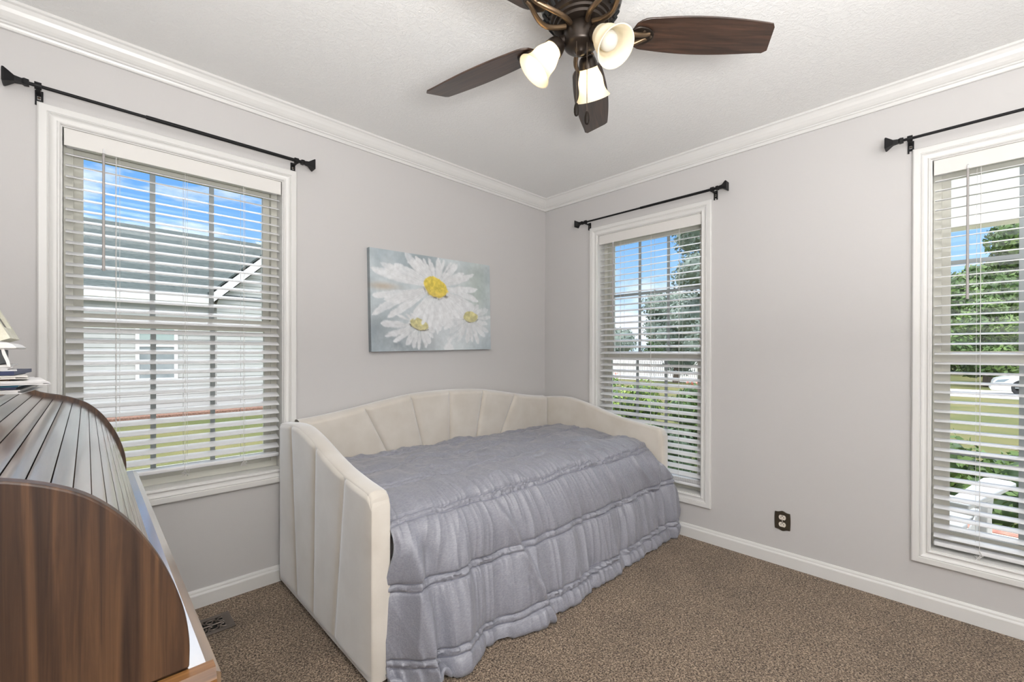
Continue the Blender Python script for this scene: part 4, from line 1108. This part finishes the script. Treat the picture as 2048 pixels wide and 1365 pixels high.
# neighbouring house
HY = 12.5
hs = thing('neighbor_house', 'pale sided house with a grey shingle roof outside the left window', 'house', (-3, HY, GZ))
def siding_wall(poly, y, y2, name, par):
    """lapped boards clipped to a polygon are approximated by rows with a sloped face"""
    mb = MB(); zmin = min(q for _, q in poly); zmax = max(q for _, q in poly); bh = 0.115
    z_ = zmin
    def span(zc):
        xs_ = []
        m_ = len(poly)
        for i in range(m_):
            (a, c), (d, e_) = poly[i], poly[(i + 1) % m_]
            if (c - zc) * (e_ - zc) < 0: xs_.append(a + (d - a) * (zc - c) / (e_ - c))
        return (min(xs_), max(xs_)) if len(xs_) > 1 else None
    while z_ < zmax - 1e-3:
        z2 = min(z_ + bh, zmax)
        s0, s1 = span(z_ + 1e-3), span(z2 - 1e-3)
        if s0 and s1:
            mb.add([(s0[0], y - 0.014, z_), (s0[1], y - 0.014, z_), (s1[1], y - 0.001, z2), (s1[0], y - 0.001, z2), (s0[0], y2, z_), (s0[1], y2, z_), (s1[1], y2, z2), (s1[0], y2, z2)],
                   [(0, 1, 2, 3), (7, 6, 5, 4), (0, 4, 5, 1), (3, 2, 6, 7), (0, 3, 7, 4), (1, 5, 6, 2)])
        z_ = z2
    return mb.build(name, 'siding', par)
siding_wall([(-12, GZ), (-0.12, GZ), (-0.12, 2.66), (-12, 2.66)], HY, HY + 0.15, 'front_wall', hs)
# gabled wing at the right: rake rises from (-0.12, 2.70) to a peak out of view
siding_wall([(-0.12, GZ), (6.4, GZ), (6.4, 2.62), (3.15, 5.75), (-0.12, 2.62)], HY - 0.25, HY, 'gable_wall', hs)
rk = MB()
s_ = 0.955
rk.prism([(-0.30, 2.50), (3.15, 2.50 + 3.45 * s_), (6.60, 2.50), (6.60, 2.76), (3.15, 2.76 + 3.45 * s_), (-0.30, 2.76)], lambda p, q, a: (p, a, q), HY - 0.52, HY - 0.25)
rk.build('rake_board', 'outtrim', hs)
MB().box(-12.2, -0.25, HY - 0.30, HY - 0.26, 2.52, 2.70).build('eave_fascia', 'outtrim', hs)
MB().box(-12.2, -0.25, HY - 0.26, HY, 2.50, 2.53).build('soffit', 'outtrim', hs)
MB().prism([(HY - 0.32, 2.70), (HY - 0.32, 2.76), (16.6, 5.36), (20.7, 2.76), (20.7, 2.70), (16.6, 5.30)], lambda p, q, a: (a, p, q), -12.3, 7.5).build('main_roof', 'shingle', hs)
MB().prism([(-0.34, 2.77), (3.15, 2.77 + 3.49 * s_), (6.64, 2.77), (6.64, 2.83), (3.15, 2.83 + 3.49 * s_), (-0.34, 2.83)], lambda p, q, a: (p, a, q), HY - 0.54, 17.0).build('wing_roof', 'shingle', hs)
wf = MB()
for bxs in ((-1.86, -1.78, 0.40, 1.95), (-1.06, -0.98, 0.40, 1.95), (-1.78, -1.06, 0.40, 0.47), (-1.78, -1.06, 1.88, 1.95), (-1.78, -1.06, 1.30, 1.36)): wf.box(bxs[0], bxs[1], HY - 0.05, HY - 0.012, bxs[2], bxs[3])
wfo = wf.build('house_window', 'outtrim', hs)
MB().box(-1.78, -1.06, HY - 0.030, HY - 0.016, 0.47, 1.32).build('window_screen', 'screen', wfo)
MB().box(-1.78, -1.06, HY - 0.030, HY - 0.016, 1.36, 1.88).build('window_pane', 'paneblue', wfo)

# porch at the right window
struct(MB().box(TH, 1.85, -5.2, -1.75, GZ, -0.10).build('porch_floor', 'porchfloor'), 'pale concrete porch floor outside the right edge window', 'porch')
struct(MB().box(1.85, 1.98, -5.2, -1.75, GZ, -0.095).build('porch_curb', 'brick'), 'red brick edge of the porch floor', 'porch edge')
struct(MB().box(1.72, 1.92, -5.2, -1.85, 2.09, 2.50).build('porch_beam', 'porchceil'), 'white porch beam across the top of the right edge window', 'porch beam')
# resin adirondack chair facing away from the house
def adirondack():
    t = thing('adirondack_chair', 'white slatted armchair on the porch outside the right edge window', 'chair', (0.70, -2.20, -0.10))
    Mx = Matrix.Translation((0.70, -2.20, -0.10)) @ Matrix.Rotation(R(-13), 4, 'Z')
    def bx(name, dims, mat='chairwhite', par=t, bev=0.006, extra=None):
        return MB().box(*dims, Mx @ extra if extra is not None else Mx).build(name, mat, par, bevel=bev)
    st = MB()
    for k in range(6):
        x_ = -0.26 + 0.105 * k; z_ = 0.28 + 0.022 * k
        st.box(x_, x_ + 0.088, -0.27, 0.27, z_, z_ + 0.022, Mx)
    st.build('seat', 'chairwhite', t, bevel=0.004)
    bk = MB(); Bm = Mx @ Matrix.Translation((-0.27, 0, 0.26)) @ Matrix.Rotation(R(-24), 4, 'Y')
    for k in range(5): bk.box(-0.012, 0.010, -0.26 + 0.106 * k, -0.26 + 0.106 * k + 0.095, 0.0, 0.66 + 0.05 * (1 - abs(k - 2) / 2), Bm)
    bk.box(0.0, 0.02, -0.29, 0.29, 0.28, 0.34, Bm)
    bk.build('backrest', 'chairwhite', t, bevel=0.004)
    for sg in (-1, 1):
        y_ = sg * 0.325
        pts = [(-0.40, -0.045), (0.20, -0.065), (0.33, -0.070), (0.365, -0.045), (0.365, 0.035), (0.33, 0.060), (0.20, 0.055), (-0.40, 0.035)]
        MB().prism([(p, y_ + q * sg * -1) for p, q in pts], lambda p, q, a: tuple(Mx @ Vector((p, q, a))), 0.530, 0.556).build('armrest', 'chairwhite', t, bevel=0.006)
        lg = [(0.20, 0.0), (0.27, 0.0), (0.285, 0.20), (0.265, 0.36), (0.30, 0.44), (0.31, 0.53), (0.16, 0.53), (0.185, 0.44), (0.175, 0.30)]
        MB().prism(lg, lambda p, q, a: tuple(Mx @ Vector((p, a, q))), sg * 0.285, sg * 0.315).build('leg', 'chairwhite', t, bevel=0.004)
        rl = [(-0.50, 0.0), (-0.42, 0.0), (0.26, 0.30), (0.28, 0.40), (0.20, 0.40), (-0.20, 0.24)]
        MB().prism(rl, lambda p, q, a: tuple(Mx @ Vector((p, a, q))), sg * 0.275, sg * 0.283).build('side_rail', 'chairwhite', t)
    bx('front_apron', (0.355, 0.372, -0.27, 0.27, 0.27, 0.38))
adirondack()

# foliage: leaf quads scattered on lumpy blobs
def leaves(centers, radii, n, size, seed, hollow=0.55, squash=1.0, zmin=None):
    rg = np.random.default_rng(seed)
    centers = np.array(centers, float); radii = np.array(radii, float)
    pick = rg.choice(len(centers), n, p=radii ** 2 / np.sum(radii ** 2))
    d = rg.normal(size=(n, 3)); d /= np.linalg.norm(d, axis=1)[:, None]
    rad = radii[pick] * (hollow + (1 - hollow) * rg.random(n) ** 0.5)
    p = centers[pick] + d * rad[:, None] * np.array([1, 1, squash])
    if zmin is not None: p[:, 2] = np.maximum(p[:, 2], zmin + rg.random(n) * 0.05)
    nrm = d + 0.7 * rg.normal(size=(n, 3)); nrm /= np.linalg.norm(nrm, axis=1)[:, None]
    a = np.cross(nrm, rg.normal(size=(n, 3))); a /= np.linalg.norm(a, axis=1)[:, None]
    b = np.cross(nrm, a); s = size * (0.6 + 0.8 * rg.random(n))[:, None]
    V = np.stack([p - a * s, p + b * s * 0.5, p + a * s, p - b * s * 0.5], 1).reshape(-1, 3)
    F = np.arange(4 * n).reshape(n, 4)
    return V, F
def plant(name, label, cat, base, centers, radii, n, size, mat, seed, trunk=None, group=None, squash=1.0, core='leaf_dark', extra=None):
    root = thing(name, label, cat, base, group)
    V, F = leaves(centers, radii, n, size, seed, squash=squash, zmin=GZ)
    me = bpy.data.meshes.new('foliage'); me.from_pydata((V - np.array(base)).tolist(), [], F.tolist())
    o = bpy.data.objects.new('foliage', me); COL.objects.link(o); me.materials.append(MT[mat]); o.parent = root
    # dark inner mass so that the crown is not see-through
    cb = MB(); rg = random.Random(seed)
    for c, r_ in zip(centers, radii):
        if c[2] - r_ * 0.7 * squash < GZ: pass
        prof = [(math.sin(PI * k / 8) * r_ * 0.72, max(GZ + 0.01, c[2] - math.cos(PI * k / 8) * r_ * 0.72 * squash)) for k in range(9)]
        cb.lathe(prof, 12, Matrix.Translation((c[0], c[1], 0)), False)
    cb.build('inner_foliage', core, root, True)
    if trunk:
        tb_ = MB(); (tx, ty), tz, tr = trunk
        tb_.tube([(tx, ty, GZ), (tx + 0.1, ty, GZ + tz * 0.5), (tx, ty + 0.1, GZ + tz)], [tr, tr * 0.8, tr * 0.5], 8)
        tb_.build('trunk', 'bark', root, True)
    if extra: extra(root)
    return root
# far tree line seen through the right windows
rgt = random.Random(3)
def crown(cx, cy, base_z, top_z, rad, k, seed):
    rg = random.Random(seed); cs = []; rs = []
    for _ in range(k):
        a = rg.uniform(0, 2 * PI); q = rg.random() ** 0.5 * rad * 0.75
        z_ = rg.uniform(base_z + rad * 0.3, top_z - rad * 0.35)
        sh = 1 - 0.5 * max(0, (z_ - base_z) / (top_z - base_z) - 0.5)
        cs.append((cx + q * math.cos(a) * sh, cy + q * math.sin(a) * sh, z_)); rs.append(rad * rg.uniform(0.32, 0.55))
    cs.append((cx, cy, top_z - rad * 0.30)); rs.append(rad * 0.30)
    return cs, rs
def tree(name, label, cx, cy, bz, tz, rad, k, n, size, mat, seed, tr=0.2, core='leaf_dark'):
    cs, rs = crown(cx, cy, bz, tz, rad, k, seed)
    return plant(name, label, 'tree', (cx, cy, GZ), cs, rs, n, size, mat, seed, ((cx, cy), max(1.0, bz - GZ + rad * 0.5), tr), 'trees beyond the lawn', core=core)
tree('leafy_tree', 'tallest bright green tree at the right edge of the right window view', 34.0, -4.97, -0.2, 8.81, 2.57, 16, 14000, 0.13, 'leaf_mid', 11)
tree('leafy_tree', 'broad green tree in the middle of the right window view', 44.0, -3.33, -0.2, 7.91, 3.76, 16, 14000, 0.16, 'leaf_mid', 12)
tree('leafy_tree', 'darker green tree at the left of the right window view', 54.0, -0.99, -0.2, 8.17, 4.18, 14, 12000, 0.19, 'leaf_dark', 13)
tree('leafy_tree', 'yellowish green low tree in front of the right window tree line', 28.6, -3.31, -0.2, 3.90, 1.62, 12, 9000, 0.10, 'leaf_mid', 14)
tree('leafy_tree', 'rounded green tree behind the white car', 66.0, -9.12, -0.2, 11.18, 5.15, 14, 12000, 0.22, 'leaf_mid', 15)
# trees beyond the narrow window
tree('leafy_tree', 'near grey green tree filling the right side of the narrow window', 9.2, 2.1, 1.3, 7.0, 1.25, 20, 12000, 0.05, 'leaf_blue', 21, 0.10, core='leaf_blue')
tree('leafy_tree', 'mid distance rounded tree in the centre of the narrow window', 20, 8.3, 0.3, 4.5, 1.8, 14, 8000, 0.085, 'leaf_blue', 22, core='leaf_blue')
tree('leafy_tree', 'low hazy tree at the left of the narrow window view', 30, 19.5, 0.2, 3.6, 2.8, 12, 7000, 0.11, 'leaf_blue', 23, core='leaf_blue')
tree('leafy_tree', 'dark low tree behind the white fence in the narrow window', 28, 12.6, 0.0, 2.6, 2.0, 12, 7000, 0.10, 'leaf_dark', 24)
# white fence far beyond the narrow window
fc = thing('picket_fence', 'white picket fence far across the lawn beyond the narrow window', 'fence', (24, 10, GZ))
pk = MB()
for k in range(110): pk.box(23.98, 24.02, 5.0 + 0.13 * k, 5.0 + 0.13 * k + 0.085, GZ, GZ + 1.45)
pk.build('pickets', 'outtrim', fc)
MB().box(24.02, 24.06, 5.0, 19.3, GZ + 0.35, GZ + 0.45).add(MB().box(24.02, 24.06, 5.0, 19.3, GZ + 1.05, GZ + 1.15).v, MB().box(0, 1, 0, 1, 0, 1).f).build('rails', 'outtrim', fc)
# shrubs just outside the narrow window
def shrub(label, cx, cy, top, rad, seed, mat, flowers=False, n=3200):
    rg = random.Random(seed); cs = []; rs = []
    for _ in range(12):
        cs.append((cx + rg.uniform(-rad, rad) * 0.6, cy + rg.uniform(-rad, rad) * 0.6, rg.uniform(GZ + 0.25, top - rad * 0.35))); rs.append(rad * rg.uniform(0.40, 0.58))
    def fl(root):
        V, F = leaves([(cx + rg.uniform(-rad, rad) * 0.6, cy + rg.uniform(-rad, rad) * 0.6, top - rg.uniform(0.0, 0.12)) for _ in range(7)], [0.08] * 7, 160, 0.022, seed + 1)
        me = bpy.data.meshes.new('blossoms'); me.from_pydata((V - np.array((cx, cy, GZ))).tolist(), [], F.tolist())
        o = bpy.data.objects.new('blossoms', me); COL.objects.link(o); me.materials.append(MT['flower']); o.parent = root
    return plant('shrub', label, 'shrub', (cx, cy, GZ), cs, rs, n, 0.032, mat, seed, None, 'shrubs outside the windows', extra=fl if flowers else None)
shrub('coral flowering shrub at the left outside the narrow window', 3.4, 1.75, 0.86, 0.42, 31, 'leaf_light', True)
shrub('bright green shrub in the middle outside the narrow window', 3.0, 0.85, 0.76, 0.42, 32, 'leaf_light')
shrub('leafy green shrub with coral tips at the right outside the narrow window', 3.1, -0.05, 0.80, 0.42, 33, 'leaf_mid', True)
shrub('low dark shrub nearest the glass of the narrow window', 1.75, -0.20, 0.35, 0.40, 34, 'leaf_dark')
shrub('low light green shrub below the left half of the narrow window', 1.9, 0.68, 0.42, 0.40, 35, 'leaf_light')
# hedge beyond the porch
cs = []; rs = []; rg_ = random.Random(41)
for k in range(26):
    cs.append((2.95 + rg_.uniform(-0.25, 0.25), -4.9 + 0.145 * k, rg_.uniform(-0.15, 0.22))); rs.append(rg_.uniform(0.26, 0.33))
plant('hedge', 'clipped glossy green hedge behind the porch chair', 'hedge', (2.95, -3.1, GZ), cs, rs, 9000, 0.034, 'leaf_mid', 42)

# white car on the road, nose towards the left
def car():
    cx, y1 = 23.0, -3.25
    t = thing('car', 'white car parked on the road outside the right edge window', 'car', (cx, y1 - 2.2, GZ))
    side = [(0.0, 0.30), (0.02, 0.50), (0.10, 0.62), (0.45, 0.72), (1.15, 0.82), (1.75, 1.22), (2.35, 1.36), (3.1, 1.34), (3.75, 1.02), (4.25, 0.95), (4.32, 0.62), (4.30, 0.30), (3.85, 0.20), (0.25, 0.18)]
    P = curve(side + [side[0]], 90)[:-1]
    MB().prism([(p, q) for p, q in P], lambda p, q, a: (a, y1 - p, GZ + 0.02 + q), cx - 0.85, cx + 0.85).build('body', 'carpaint', t, True, bevel=0.05, seg=3, angle=50)
    MB().prism([(1.32, 0.86), (1.82, 1.19), (2.32, 1.29), (2.32, 0.88)], lambda p, q, a: (a, y1 - p, GZ + 0.02 + q), cx - 0.858, cx - 0.84).build('front_window', 'carglass', t)
    MB().prism([(2.40, 0.88), (2.40, 1.29), (3.05, 1.26), (3.45, 0.95)], lambda p, q, a: (a, y1 - p, GZ + 0.02 + q), cx - 0.858, cx - 0.84).build('rear_window', 'carglass', t)
    MB().prism([(0.05, 0.50), (0.14, 0.60), (0.45, 0.64), (0.30, 0.52)], lambda p, q, a: (a, y1 - p, GZ + 0.02 + q), cx - 0.862, cx - 0.83).build('headlight', 'lamp', t)
    for wy in (0.78, 3.55):
        for sx in (-1, 1):
            c = (cx + sx * 0.78, y1 - wy, GZ + 0.02 + 0.31)
            Mw = Matrix.Translation(c) @ Matrix.Rotation(sx * PI / 2, 4, 'Y')
            w = MB().lathe([(0.0, -0.08), (0.29, -0.08), (0.315, -0.05), (0.315, 0.06), (0.29, 0.088), (0.22, 0.088), (0.215, 0.07), (0.0, 0.07)], 28, Mw, False).build('wheel', 'tyre', t, True, angle=40)
            sp_ = MB()
            for k in range(5): sp_.box(-0.03, 0.03, 0.02, 0.21, 0.07, 0.092, Mw @ Matrix.Rotation(2 * PI * k / 5, 4, 'Z'))
            sp_.lathe([(0.0, 0.098), (0.05, 0.095), (0.055, 0.07)], 14, Mw, False)
            sp_.build('rim', 'rim', w)
car()
